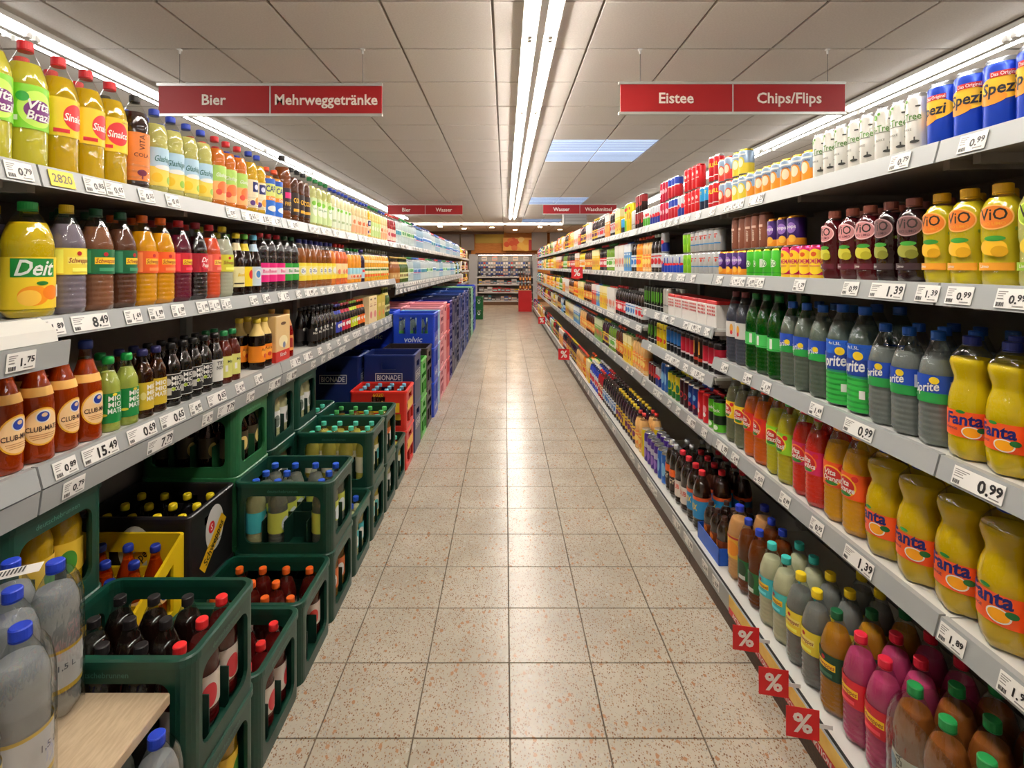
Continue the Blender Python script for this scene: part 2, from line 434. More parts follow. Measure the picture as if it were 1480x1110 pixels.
def shelf_unit(side, k, heights, label, xlip=None, two=(), plinth=True, top=1.80, zb=None):
    """side -1 / +1; local x runs away from the aisle"""
    y0 = B0 + (k - 1) * BAY; X = xlip or (XL if side < 0 else XR)
    root = bpy.data.objects.new('shelf_unit', None); COL.objects.link(root)
    root.location = (side * X, y0 if side > 0 else y0 + BAY, 0)
    if side < 0: root.rotation_euler = (0, 0, pi)
    tag(root, label, 'shelving', 'shelving above the crates' if side < 0 else 'shelving opposite the crates')
    for i, z in enumerate(heights):
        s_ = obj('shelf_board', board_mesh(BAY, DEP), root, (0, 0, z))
        obj('price_rail', rail_mesh(i in two, BAY), s_)
    if plinth:
        b1 = MB(); b1.box(-.125, DEP, .002, BAY - .002, .145, .16, M_shelf); b1.box(-.128, -.122, .002, BAY - .002, .157, .162, mat((40, 38, 36), .5))
        o = obj('base_board', b1.build('base_board'), root)
        b1 = MB(); b1.box(-.134, -.126, .003, BAY - .003, .085, .156, M_rail); obj('price_rail', b1.build('price_rail'), o)
        b1 = MB(); b1.box(-.118, DEP, .002, BAY - .002, 0, .144, M_plinth); obj('plinth', b1.build('plinth'), root)
    b1 = MB(); b1.box(DEP, DEP + .03, .002, BAY - .002, .05 if plinth else 0, top, M_back); obj('back_panel', b1.build('back_panel'), root)
    for yy in (.0, ):
        b1 = MB(); b1.box(DEP - .03, DEP, yy, yy + .05, 0 if not plinth else .16, top, M_rail)
        obj('upright', b1.build('upright'), root)
    return root
ZL = [1.694, 1.332, .979]; ZR = [1.749, 1.414, 1.010, .631]
ORD = ['first', 'second', 'third', 'fourth', 'fifth', 'sixth', 'seventh', 'eighth', 'ninth', 'tenth', 'eleventh', 'twelfth', 'thirteenth']
for k in range(0, 10):
    hs = ZL if k < 4 else [1.694, 1.279]
    shelf_unit(-1, k, hs, 'grey metal shelving bay above the drink crates, %s from the plastic-wrapped water' % ORD[k], two=(2,) if k < 4 else (1,), plinth=False)
for k in (10, 11):
    shelf_unit(-1, k, [1.68, 1.35, 1.02, .69], 'grey metal shelving bay past the last crates, %s' % ('beside the blue crates' if k == 10 else 'at the aisle end'), plinth=True, xlip=XL)
for k in range(0, 13):
    hs = [1.749, 1.414, 1.149, .909, .625] if k == 2 else ZR
    shelf_unit(1, k, hs, 'grey metal shelving bay opposite the crates, %s from the orange soda' % ORD[k], plinth=True)
# white apron under the nearest shelf above the crates
b1 = MB(); b1.prism([(-XL + .017, 1.338), (-XL + .055, 1.312), (-XL + .06, 1.285), (-XL + .052, 1.283), (-XL + .046, 1.308), (-XL + .017, 1.330)], -.05, B0 - .01, M_lit)
b1.prism([(-XL + .058, 1.284), (-XL + .064, 1.284), (-XL + .058, 1.225), (-XL + .052, 1.225)], -.05, B0 + .02, M_rail)
ap = obj('shelf_front_guard', b1.build('shelf_front_guard')); tag(ap, 'white sloping shelf front with a grey label holder by the citrus bottles', 'shelf front')

# ------------------------------------------------------------------ products
PROF = {
 'pet':  [(.62, 0), (.93, .012), (1, .05), (1, .30), (.965, .32), (.965, .58), (1, .60), (.99, .64), (.92, .71), (.77, .79), (.56, .865), (.39, .915), (.33, .935), (.33, .95)],
 'cone': [(.62, 0), (.93, .012), (1, .05), (.985, .20), (1, .36), (.975, .38), (.975, .60), (1, .62), (.94, .68), (.80, .755), (.60, .835), (.42, .90), (.33, .93), (.33, .95)],
 'round': [(.62, 0), (.93, .012), (1, .05), (1, .30), (.965, .32), (.965, .56), (1, .58), (.93, .61), (.95, .65), (.96, .69), (.90, .755), (.74, .82), (.53, .88), (.37, .925), (.33, .945), (.33, .955)],
 'square': [(.75, 0), (.97, .012), (1, .04), (1, .36), (.97, .38), (.97, .60), (1, .62), (1, .67), (.91, .735), (.70, .815), (.47, .885), (.34, .93), (.33, .95)],
 'waist': [(.62, 0), (.92, .015), (1, .08), (1, .17), (.985, .19), (.985, .40), (1, .42), (.99, .48), (.90, .56), (.76, .625), (.74, .66), (.86, .725), (.93, .78), (.86, .84), (.58, .90), (.36, .935), (.34, .955)],
 'vio':  [(.62, 0), (.9, .015), (.97, .06), (.97, .14), (.93, .16), (.93, .40), (1, .46), (1, .70), (.96, .76), (.78, .83), (.52, .885), (.42, .915), (.42, .93)],
 'glass': [(.90, 0), (1, .015), (1, .08), (1, .50), (.97, .56), (.84, .64), (.62, .73), (.45, .81), (.38, .88), (.37, .93), (.42, .94), (.42, .955)],
 'long': [(.90, 0), (1, .015), (1, .08), (1, .56), (.96, .61), (.78, .68), (.52, .76), (.40, .83), (.37, .93), (.42, .94), (.42, .955)],
 'mio':  [(.90, 0), (1, .015), (1, .08), (1, .60), (.97, .64), (.80, .71), (.56, .79), (.45, .85), (.42, .90), (.45, .93), (.45, .955)],
 'jar':  [(.92, 0), (1, .02), (1, .08), (1, .66), (.96, .72), (.72, .80), (.56, .84), (.56, .93)],
 'can':  [(.80, 0), (.95, .025), (1, .06), (1, .90), (.92, .955), (.84, .985), (.84, 1.0)],
 'tub':  [(.96, 0), (1, .01), (1, .90), (1, .91)],
}
def ribs(pr, z0, z1, n, a):
    body = [(r, z) for r, z in pr if z <= z0] + [q for i in range(n) for q in ((1.0, z0 + (z1 - z0) * (i + .15) / n), (1.0, z0 + (z1 - z0) * (i + .45) / n), (1 - a, z0 + (z1 - z0) * (i + .62) / n), (1 - a, z0 + (z1 - z0) * (i + .85) / n))]
    return body + [(r, z) for r, z in pr if z >= z1]
PROF['pet'] = ribs(PROF['pet'], .05, .30, 5, .03); PROF['cone'] = ribs(PROF['cone'], .05, .36, 6, .022); PROF['round'] = ribs(PROF['round'], .05, .30, 4, .022)
def rad_at(prof, zf):
    for (r0, z0), (r1, z1) in zip(prof, prof[1:]):
        if z0 <= zf <= z1: return r0 + (r1 - r0) * ((zf - z0) / (z1 - z0) if z1 > z0 else 0)
    return prof[-1][0]
W_, K_, G_ = (240, 238, 232), (18, 16, 16), (120, 120, 118)
P = {}
def prod(key, name, cat, short, desc, shape, H, r, liq, cap, labs, ops=(), shell=None, fill=.82, neck=None, **kw):
    """liq: (colour, 'c'loudy/'t'inted/'d'ark/None); labs: [(z0 frac, z1 frac, colour)]; neck label: (z0, z1, colour)"""
    P[key] = dict(key=key, name=name, cat=cat, short=short, desc=desc, shape=shape, H=H, r=r, liq=liq, cap=cap, labs=labs, ops=list(ops), shell=shell or (245, 248, 248), fill=fill, neck=neck, **kw)

def liq_mat(liq):
    c, t = liq
    if t == 'c': return mat(c, .5, kind='cloudy')
    if t == 't': return mat(c, .40, kind='tint', coat=1.0)
    if t == 'm': return mat(c, .46, kind='tint', coat=1.0)
    if t == 'w': return mat(c, .66, kind='tint', coat=1.0)
    return mat(c, .12, coat=.3)

def clip_prof(prof, f0, f1, k=1.0):
    out = [(rad_at(prof, f0) * k, f0)] + [(r * k, z) for r, z in prof if f0 < z < f1] + [(rad_at(prof, f1) * k, f1)]
    return out

_pm = {}
def parts_of(key):
    """meshes of one near product: list of (part name, mesh, parent index)"""
    if key in _pm: return _pm[key]
    p = P[key]; out = []; H, r = p['H'], p['r']; sh = p['shape']
    S = lambda pr: [(a * r, z * H) for a, z in pr]
    place = lambda rr: (lambda u, z, n: ((rr + .0005 + .00022 * n) * cos(u / rr), (rr + .0005 + .00022 * n) * sin(u / rr), z))
    if sh in ('box', 'brick'):
        bw, bd = p['w'], p['d']; m1 = MB(); z = 0
        labs = p['labs'] or [(0, 1, W_)]
        for i, (z0, z1, c) in enumerate(labs):
            if i == 0: m1.bbox(-bd / 2, bd / 2, -bw / 2, bw / 2, z0 * H, z1 * H, mat(c, .4), min(.003, bw / 6))
            else: m1.bbox(-bd / 2 - .0004, bd / 2 + .0004, -bw / 2 - .0004, bw / 2 + .0004, z0 * H, z1 * H, mat(c, .4), min(.003, bw / 6))
        out.append((None, m1.build(p['name']), None))
        if p['ops']:
            pm = MB(); add_print(pm, p['ops'], lambda u, z, n: (bd / 2 + .0008 + .0002 * n, u, z)); out.append(('print', pm.build('print'), 0))
        if p['cap']:
            cm = MB(); cm.lathe([(.011, 0), (.012, .004), (.012, .013), (.010, .015)], 14, mat(p['cap'], .4), z0=H - .0005); out.append(('cap', cm.build('cap'), 0))
    elif sh == 'can':
        pr = PROF['can']; m1 = MB(); labs = p['labs']; base = labs[0][2]
        m1.lathe(S(clip_prof(pr, 0, .05)), 24, mat((200, 202, 205), .25, .9), top=False)
        m1.lathe(S(clip_prof(pr, .05, .93)), 24, mat(base, .28, .35), top=False, bottom=False)
        out.append((None, m1.build(p['name']), None))
        for z0, z1, c in labs[1:]:
            lm = MB(); lm.lathe([(r * 1.004, z0 * H), (r * 1.004, z1 * H)], 24, mat(c, .3, .2), top=False, bottom=False); out.append(('band', lm.build('band'), 0))
        tm = MB(); tm.lathe(S(clip_prof(pr, .93, 1.0)), 24, mat(p['cap'] or (205, 207, 210), .25, .85), top=False, bottom=False)
        tm.lathe([(r * .8, H * .975), (r * .8, H * .976)], 20, mat((205, 207, 210), .3, .9), bottom=False)
        tm.box(-.002, .012, -.006, .006, H * .976, H * .982, mat((190, 192, 196), .3, .9)); out.append(('lid', tm.build('lid'), 0))
        if p['ops']:
            pm = MB(); add_print(pm, p['ops'], place(r * 1.004), .004); out.append(('print', pm.build('print'), 0))
    else:
        pr = PROF[sh]; glass = sh in ('glass', 'long', 'mio', 'jar'); seg = 28
        m1 = MB(); m1.lathe(S(pr), seg, mat(p['shell'], .1, kind='shell'), lobes=0 if glass or sh in ('square', 'tub') else 5, amp=.24); out.append((None, m1.build(p['name']), None))
        if p['liq']:
            lm = MB(); top = p['fill']; pl = clip_prof(pr, .004, top, .965)
            lm.lathe(S(pl), 22, liq_mat(p['liq']), lobes=0 if glass or sh == 'square' else 5, amp=.24); out.append(('drink', lm.build('drink'), 0))
        cm = MB(); top = pr[-1][1]; rc = pr[-1][0] * r
        if p['cap']:
            if glass: cm.lathe([(rc * 1.02, top * H - .012), (rc * 1.10, top * H - .008), (rc * 1.10, H - .006), (rc * .9, H)], 22, mat(p['cap'], .35, .2))
            else:
                cm.lathe([(rc * 1.10, top * H - .009), (rc * 1.14, top * H - .007), (rc * 1.14, top * H - .006)], 22, mat(p['cap'], .45), top=False)
                vs = [(rc * 1.13, top * H - .005), (rc * 1.13, H - .002), (rc * 1.0, H)]
                cm.lathe(vs, 22, mat(p['cap'], .45), smooth=False)
            out.append(('cap', cm.build('cap'), 0))
        if p['neck']:
            z0, z1, c = p['neck']; nm = MB(); nm.lathe(S(clip_prof(pr, z0, z1, 1.02)), 24, mat(c, .45), top=False, bottom=False); out.append(('neck_label', nm.build('neck_label'), 0))
        if p['labs']:
            rl = max(rad_at(pr, z) for a in p['labs'] for z in (a[0], (a[0] + a[1]) / 2, a[1])) * r * 1.008 + .0004
            lm = MB()
            for z0, z1, c in p['labs']: lm.lathe([(rl, z0 * H), (rl, z1 * H)], 28, mat(c, .42), top=False, bottom=False)
            out.append(('label', lm.build('label'), 0)); li = len(out) - 1
            if p['ops']:
                pm = MB(); add_print(pm, p['ops'], place(rl), .004); out.append(('print', pm.build('print'), li))
        elif p['ops']:
            pm = MB(); add_print(pm, p['ops'], place(r * 1.006), .004); out.append(('print', pm.build('print'), 0))
    _pm[key] = out
    return out

_fm = {}
def far_mesh(key):
    if key in _fm: return _fm[key]
    p = P[key]; H, r = p['H'], p['r']; sh = p['shape']; m1 = MB(); seg = 10
    S = lambda pr: [(a * r, z * H) for a, z in pr]
    if sh in ('box', 'brick'):
        bw, bd = p['w'], p['d']
        for i, (z0, z1, c) in enumerate(p['labs']):
            e = .0005 * (i > 0); m1.box(-bd / 2 - e, bd / 2 + e, -bw / 2 - e, bw / 2 + e, z0 * H, z1 * H, mat(c, .4))
        if p['cap']: m1.lathe([(.012, 0), (.012, .015)], 8, mat(p['cap'], .4), z0=H)
        for op in p['ops']:
            if op[0] in 'er': add_print(m1, [op], lambda u, z, n: (bd / 2 + .001, u, z))
    elif sh == 'can':
        pr = PROF['can']; m1.lathe(S(pr), 12, mat(p['labs'][0][2], .28, .35))
        for z0, z1, c in p['labs'][1:]: m1.lathe([(r * 1.006, z0 * H), (r * 1.006, z1 * H)], 12, mat(c, .3, .2), top=False, bottom=False)
        m1.lathe([(r * .88, H * .955), (r * .85, H * 1.002)], 12, mat(p['cap'] or (205, 207, 210), .25, .8), bottom=False)
        for op in p['ops']:
            if op[0] in 'er': add_print(m1, [op], lambda u, z, n: ((r * 1.012) * cos(u / r), (r * 1.012) * sin(u / r), z), .008)
    else:
        pr = PROF[sh]; fl = p['fill'] if p['liq'] else 0
        if p['liq']: m1.lathe(S(clip_prof(pr, 0, fl)), seg, mat(p['liq'][0], .2, coat=.3) if p['liq'][1] != 'w' else mat(p['liq'][0], .45, kind='tint'), top=False)
        m1.lathe(S(clip_prof(pr, fl, pr[-1][1])), seg, mat(p['shell'], .1, kind='shell'), top=False, bottom=not p['liq'])
        rc = pr[-1][0] * r * 1.12
        if p['cap']: m1.lathe([(rc, pr[-1][1] * H - .008), (rc, H)], 8, mat(p['cap'], .45))
        if p['neck']: z0, z1, c = p['neck']; m1.lathe(S(clip_prof(pr, z0, z1, 1.03)), seg, mat(c, .45), top=False, bottom=False)
        rl = r * 1.015
        for z0, z1, c in p['labs']: m1.lathe([(rl, z0 * H), (rl, z1 * H)], seg, mat(c, .42), top=False, bottom=False)
        for op in p['ops']:
            if op[0] in 'er': add_print(m1, [op], lambda u, z, n: ((rl + .001) * cos(u / rl), (rl + .001) * sin(u / rl), z), .008)
    _fm[key] = m1.build(p['name']); return _fm[key]

counts = {}
def put(key, x, y, z, rz, label, group, near):
    p = P[key]; nm = p['name']; counts[nm] = counts.get(nm, 0) + 1
    if near:
        made = []
        for pn, me, par in parts_of(key):
            if par is None: o = obj(nm, me, None, (x, y, z), rz)
            else: o = obj(pn, me, made[par])
            made.append(o)
        root = made[0]
    else:
        root = obj(nm, far_mesh(key), None, (x, y, z), rz)
    tag(root, label, p['cat'], group)
    return root


YEL, LEM, ORA, RED, GRN, BLU = (232, 196, 20), (222, 214, 90), (238, 128, 24), (204, 24, 34), (20, 128, 58), (28, 60, 176)
NAVY, TEAL, PINK, AMB, COLA, PUR = (22, 30, 96), (60, 196, 186), (226, 60, 130), (176, 92, 26), (34, 16, 12), (72, 18, 48)
CREAM, BROWN = (240, 222, 176), (70, 34, 14)
LB, CN, CR, WB, EN = 'lemonade_bottle', 'drink_can', 'juice_carton', 'water_bottle', 'energy_drink_can'
# --- shelves above the crates, top shelf
prod('vita', LB, 'bottle', 'lime lemonade', 'pale yellow lemonade bottle with bright green label', 'square', .31, .0425, ((226, 212, 60), 'c'), RED, [(.30, .64, (130, 206, 40))],
     [('e', .0, .142, .040, .044, (196, 232, 90)), ('e', .006, .138, .034, .026, (110, 30, 110)), ('t', 'Vita', .004, .152, .024, W_, .055, .02, .25), ('t', 'Brazil', .006, .126, .022, W_, .058, .02, .25), ('e', -.03, .168, .012, .012, (40, 160, 50)), ('r', -.05, -.038, .11, .122, W_)])
prod('sinalco', LB, 'bottle', 'yellow lemonade', 'deep yellow lemonade bottle with red disc on yellow label', 'square', .31, .0425, ((226, 182, 16), 'c'), RED, [(.32, .64, (244, 206, 32))],
     [('e', .004, .152, .03, .034, (212, 36, 40)), ('t', 'Sinalco', .004, .15, .02, W_, .056, .02, .2), ('r', -.045, -.012, .108, .118, RED), ('t', 'ORIGINAL', .03, .188, .006, (150, 110, 20))])
prod('spice', LB, 'bottle', 'dark soda', 'dark brown soda bottle with orange label and black cap', 'round', .30, .040, ((52, 24, 16), 'd'), K_, [(.10, .60, (226, 128, 52))],
     [('t', 'VITA', 0, .15, .016, (90, 40, 20), .05, .01, 0, pi / 2), ('t', 'COLA', 0, .11, .012, (90, 40, 20)), ('e', .0, .055, .014, .010, (110, 30, 60)), ('r', -.002, .002, .035, .05, (110, 30, 60))])
prod('glas', LB, 'bottle', 'pale lemon drink', 'pale lemon bottle with sky and fruit label, blue cap', 'round', .285, .0415, ((224, 214, 120), 'c'), BLU, [(.10, .32, (238, 214, 90)), (.32, .54, (176, 208, 226))],
     [('t', 'Glashäger', .004, .118, .020, (30, 100, 90), .07, .006, .3), ('e', -.024, .055, .016, .016, (240, 200, 40)), ('e', .02, .05, .013, .013, (150, 190, 50)), ('e', .0, .09, .03, .008, W_)])
prod('orared', LB, 'bottle', 'orange lemonade', 'bright orange lemonade bottle with green label, red cap', 'round', .285, .0415, ((240, 130, 36), 'c'), RED, [(.10, .36, (240, 176, 110)), (.36, .58, (170, 206, 96))],
     [('e', 0, .08, .026, .024, (236, 120, 60)), ('t', 'Glashäger', 0, .128, .016, W_, .06, .006, .3), ('e', -.02, .06, .012, .012, (220, 80, 60))])
prod('yelblu', LB, 'bottle', 'yellow multivitamin', 'yellow drink bottle with navy patch label, blue cap', 'round', .285, .0415, ((238, 186, 30), 'c'), BLU, [(.10, .54, (240, 226, 190))],
     [('r', -.02, .02, .10, .145, NAVY), ('e', 0, .122, .012, .012, (220, 220, 240)), ('e', .01, .06, .018, .018, (240, 150, 40)), ('e', -.02, .05, .012, .012, (90, 60, 130))])
prod('capri', LB, 'bottle', 'blue label drink', 'orange drink bottle wrapped in blue and white label', 'round', .25, .042, ((240, 150, 40), 'c'), (236, 86, 40), [(.04, .34, (40, 110, 206)), (.34, .66, (214, 224, 120)), (.66, .76, (40, 90, 180))],
     [('t', 'CAPRI', 0, .14, .03, (20, 50, 120), .075, .02), ('r', -.05, .05, .085, .105, (240, 140, 40)), ('t', 'Orange', 0, .095, .014, W_, .05, .01), ('e', 0, .045, .03, .014, W_)])
prod('bigtea', LB, 'bottle', 'tall amber soda', 'tall amber soda bottle with black cap', 'round', .345, .046, (AMB, 't'), K_, [(.16, .50, (44, 22, 40))], [('r', -.03, .03, .12, .15, (220, 40, 120)), ('t', 'FRITZ', 0, .09, .02, (230, 180, 40), .06)])
prod('dark2', LB, 'bottle', 'brown soda', 'brown soda bottle with dark label and yellow letters', 'round', .30, .0415, ((120, 60, 22), 't'), K_, [(.14, .54, (40, 24, 22))], [('t', 'COLA', 0, .12, .026, (240, 190, 40), .06, .02), ('r', -.03, .03, .06, .075, (230, 170, 40))])
prod('limegreen', LB, 'bottle', 'lime drink', 'pale lime drink bottle with light green label, green cap', 'round', .295, .0415, ((222, 220, 128), 'c'), GRN, [(.08, .58, (206, 226, 160))], [('e', 0, .10, .026, .036, (236, 240, 220)), ('e', -.015, .14, .016, .014, (130, 200, 60)), ('t', 'Limo', 0, .11, .014, GRN)])
prod('paleblue', LB, 'bottle', 'pale drink', 'pale drink bottle with white green label, blue cap', 'round', .285, .0415, ((226, 220, 170), 'c'), BLU, [(.08, .56, (226, 234, 206))], [('t', 'AZ', 0, .11, .026, (30, 90, 160)), ('r', -.02, .02, .06, .075, (170, 190, 140)), ('e', -.02, .145, .01, .01, (130, 200, 60))])
prod('palepeach', LB, 'bottle', 'peach drink', 'pale peach drink bottle with salmon label, blue cap', 'round', .28, .0415, ((226, 206, 150), 'c'), BLU, [(.08, .28, (238, 176, 130)), (.28, .52, (238, 216, 180))], [('e', 0, .10, .016, .016, (220, 120, 70))])
prod('palegreen', LB, 'bottle', 'apple drink', 'pale apple drink bottle with green label, green cap', 'round', .28, .0415, ((226, 206, 120), 'c'), GRN, [(.08, .52, (196, 220, 140))], [('e', 0, .09, .018, .02, (240, 240, 210))])
prod('redsoft', LB, 'bottle', 'cherry drink', 'dark red drink bottle with pale label, red cap', 'round', .28, .0415, ((150, 26, 34), 'd'), (226, 70, 50), [(.08, .48, (236, 206, 190))], [('e', 0, .08, .018, .02, (190, 40, 60))])
prod('waterred', WB, 'bottle', 'clear water', 'clear water bottle with small label, red cap', 'round', .29, .0415, ((236, 242, 242), 'w'), (200, 40, 50), [(.34, .54, (206, 222, 222))], [('r', -.02, .02, .10, .14, (60, 140, 160))])
prod('watergreen', WB, 'bottle', 'clear spring water', 'clear water bottle with pale label, green cap', 'round', .29, .0415, ((232, 242, 240), 'w'), (40, 150, 70), [(.34, .54, (214, 226, 200))], [('e', 0, .13, .016, .02, (90, 160, 90))])
prod('waterblue', WB, 'bottle', 'bluish water', 'bluish water bottle with white and blue label', 'round', .29, .0415, ((198, 222, 236), 'w'), (36, 84, 170), [(.30, .52, (188, 210, 232))], [('e', 0, .12, .022, .022, (40, 110, 180)), ('r', -.03, .03, .095, .105, (220, 60, 60))], shell=(206, 226, 240))
prod('waterclear', WB, 'bottle', 'tall clear water', 'tall clear water bottle with white label, dark cap', 'pet', .31, .042, ((224, 234, 240), 'w'), NAVY, [(.36, .54, (226, 232, 238))], [('r', -.03, .03, .12, .15, (70, 120, 190))], shell=(220, 232, 242))
# --- middle shelf above the crates
def schw(key, short, desc, liq, cap, lab, brandc=(250, 210, 40), name=LB, word='Schweppes', wc=(150, 30, 40)):
    prod(key, name, 'bottle', short, desc, 'cone', .29, .0425, liq, cap, [(.36, .60, lab)],
         [('r', -.026, .034, .132, .151, brandc), ('t', word, .004, .1415, .013, wc, .056, .012, .3), ('e', .0, .16, .006, .006, (190, 30, 40)), ('r', -.055, -.034, .108, .17, tuple(min(255, c + 40) for c in lab)), ('r', -.016, .026, .112, .122, tuple(min(255, c + 50) for c in lab))])
schw('s_bitter', 'cloudy white soda', 'cloudy white soda bottle with turquoise label', ((214, 212, 190), 'c'), TEAL, (64, 190, 196))
schw('s_tonic', 'clear violet soda', 'clear violet-grey soda bottle with yellow label and cap', ((176, 160, 176), 't'), YEL, (240, 222, 70), (246, 232, 110))
schw('s_ginger', 'amber ginger soda', 'amber soda bottle with dark green label and cap', ((186, 120, 84), 't'), (14, 84, 48), (16, 104, 62))
schw('s_dry', 'brown ginger soda', 'dark brown soda bottle with green label and cap', ((130, 78, 54), 't'), (14, 84, 48), (16, 96, 58))
schw('s_orange', 'orange soda', 'orange soda bottle with orange label and orange cap', ((246, 168, 20), 'c'), (238, 110, 20), (238, 96, 34), (250, 190, 50))
schw('s_wild', 'purple berry soda', 'purple berry soda bottle with red label and cap', ((140, 34, 66), 't'), (190, 26, 40), (200, 28, 46))
prod('pepper', 'cola_bottle', 'bottle', 'cherry cola', 'almost black soda bottle with crimson label', 'cone', .29, .0425, ((30, 10, 12), 'd'), (150, 20, 36), [(.36, .60, (166, 22, 40))], [('e', .0, .14, .024, .026, (200, 40, 56)), ('t', 'Dr', -.006, .15, .018, W_, None, .02, .3), ('t', 'Pepper', .004, .13, .014, W_, .046, .016, .2)])
schw('s_red', 'orange-red soda', 'glowing orange-red soda bottle with pinkish label', ((238, 84, 40), 'c'), (214, 30, 40), (232, 88, 70), (250, 210, 90))
schw('s_lemon', 'cloudy lemon soda', 'cloudy grey lemon soda bottle with yellow-green label', ((206, 206, 176), 'c'), (222, 210, 40), (222, 222, 70), (200, 214, 60))
prod('deit', LB, 'bottle', 'citrus lemonade', 'squat citrus lemonade bottle with green lettered label', 'pet', .285, .052, ((240, 204, 24), 'c'), (30, 160, 70), [(.08, .52, (242, 206, 40))],
     [('r', -.06, .03, .10, .145, (24, 130, 50)), ('t', 'Deit', -.012, .122, .038, W_, .08, .018, .35), ('e', -.016, .055, .030, .024, (246, 150, 20)), ('e', -.024, .05, .022, .019, (252, 196, 70)), ('e', .02, .062, .02, .018, (240, 130, 20)), ('r', .038, .052, .05, .08, W_), ('e', .0, .085, .012, .005, (40, 120, 40))])
def glassb(key, short, desc, liq, cap, lab, neck, ops=(), shape='glass', H=.27, r=.034, shell=(150, 84, 40), name='glass_bottle', z=(.14, .46), fill=.78):
    prod(key, name, 'bottle', short, desc, shape, H, r, liq, cap, [(z[0], z[1], lab)], ops, shell=shell, neck=neck, fill=fill)
glassb('fizz1', 'brown beer', 'brown glass bottle with cream label and yellow cap', ((62, 28, 14), 'd'), (226, 200, 40), (238, 226, 168), (.72, .84, CREAM), [('r', -.03, .02, .05, .056, (60, 50, 40)), ('t', 'Bionda', .004, .09, .014, (220, 180, 20), .04, .02, .3)])
glassb('fizz2', 'yellow beer', 'brown glass bottle with yellow label and green cap', ((62, 28, 14), 'd'), (90, 160, 50), (236, 206, 30), (.72, .84, (236, 206, 40)), [('e', .01, .09, .014, .02, (214, 40, 40))])
glassb('fizz3', 'wheat beer', 'brown glass bottle with pale blue label and cap', ((62, 28, 14), 'd'), (110, 190, 226), (206, 222, 236), (.72, .84, (190, 216, 236)), [('e', .004, .09, .018, .022, W_), ('e', .004, .09, .012, .016, (70, 130, 190))])
def colab(key, short, desc, c1, cap, ops=()):
    prod(key, 'cola_bottle', 'bottle', short, desc, 'round', .285, .0415, ((26, 12, 14), 'd'), cap, [(.18, .30, c1), (.30, .42, (236, 226, 228)), (.42, .50, c1)], [('t', 'Bauer', 0, .103, .016, c1, .05, .014)] + list(ops))
colab('pinkcola', 'black soda', 'black soda bottle with magenta label and red cap', (222, 30, 120), (180, 30, 40))
colab('greencola', 'dark green soda', 'dark soda bottle with green label and green cap', (40, 150, 50), (20, 90, 50))
prod('tea_blue', 'iced_tea_bottle', 'bottle', 'iced tea', 'amber iced tea bottle with yellow label and blue cap', 'cone', .28, .041, ((206, 116, 44), 't'), (50, 60, 150), [(.16, .26, (240, 214, 60)), (.26, .46, (240, 226, 130)), (.46, .52, (240, 214, 60))], [('e', .0, .10, .02, .02, W_), ('t', 'Zio', 0, .10, .016, (30, 60, 140))])
prod('tea_red', 'iced_tea_bottle', 'bottle', 'reddish iced tea', 'reddish iced tea bottle with cream label and red cap', 'cone', .28, .041, ((206, 96, 44), 't'), (206, 40, 40), [(.16, .26, (240, 206, 60)), (.26, .52, (240, 216, 160))], [('e', .0, .09, .016, .018, (226, 120, 90)), ('t', 'ER', 0, .12, .012, (60, 90, 60))])
prod('acebottle', 'juice_bottle', 'bottle', 'carrot juice', 'orange carrot juice bottle with pale blue label', 'round', .26, .04, ((230, 150, 40), 'c'), (40, 150, 60), [(.12, .26, (236, 210, 180)), (.26, .44, (160, 214, 226))], [('t', 'ACE', 0, .09, .014, (210, 40, 40)), ('e', 0, .05, .014, .01, (230, 90, 50))])
prod('glassjuice', 'juice_bottle', 'bottle', 'apple juice', 'glass juice bottle with fruit label and cream neck', 'jar', .27, .039, ((226, 160, 40), 'c'), (70, 70, 40), [(.12, .24, (180, 190, 60)), (.24, .44, (240, 226, 180))], [('e', -.012, .05, .012, .012, (230, 90, 40)), ('e', .012, .05, .012, .012, (236, 130, 40)), ('r', -.025, .025, .09, .105, (60, 110, 50))], neck=(.58, .66, (240, 222, 170)), shell=(230, 236, 220))
prod('bluesyrup', 'juice_bottle', 'bottle', 'dark syrup', 'dark violet syrup bottle with pale blue label', 'jar', .26, .038, ((40, 20, 50), 'd'), (50, 40, 120), [(.12, .44, (190, 214, 230))], [('r', -.02, .02, .08, .1, (220, 60, 60))])
prod('greenglass', 'glass_bottle', 'bottle', 'green cider', 'green glass bottle with cream label', 'long', .28, .036, ((60, 90, 30), 't'), (160, 150, 60), [(.16, .40, (214, 216, 150))], [('e', 0, .08, .014, .018, (120, 90, 40))], shell=(150, 190, 110), neck=(.72, .8, (200, 190, 110)))
prod('amberglass', 'glass_bottle', 'bottle', 'amber cider', 'amber glass bottle with tan label', 'long', .28, .036, ((150, 84, 30), 't'), (170, 140, 60), [(.16, .40, (196, 150, 90))], [('e', 0, .08, .014, .018, (226, 200, 140))], neck=(.72, .8, (200, 160, 100)))
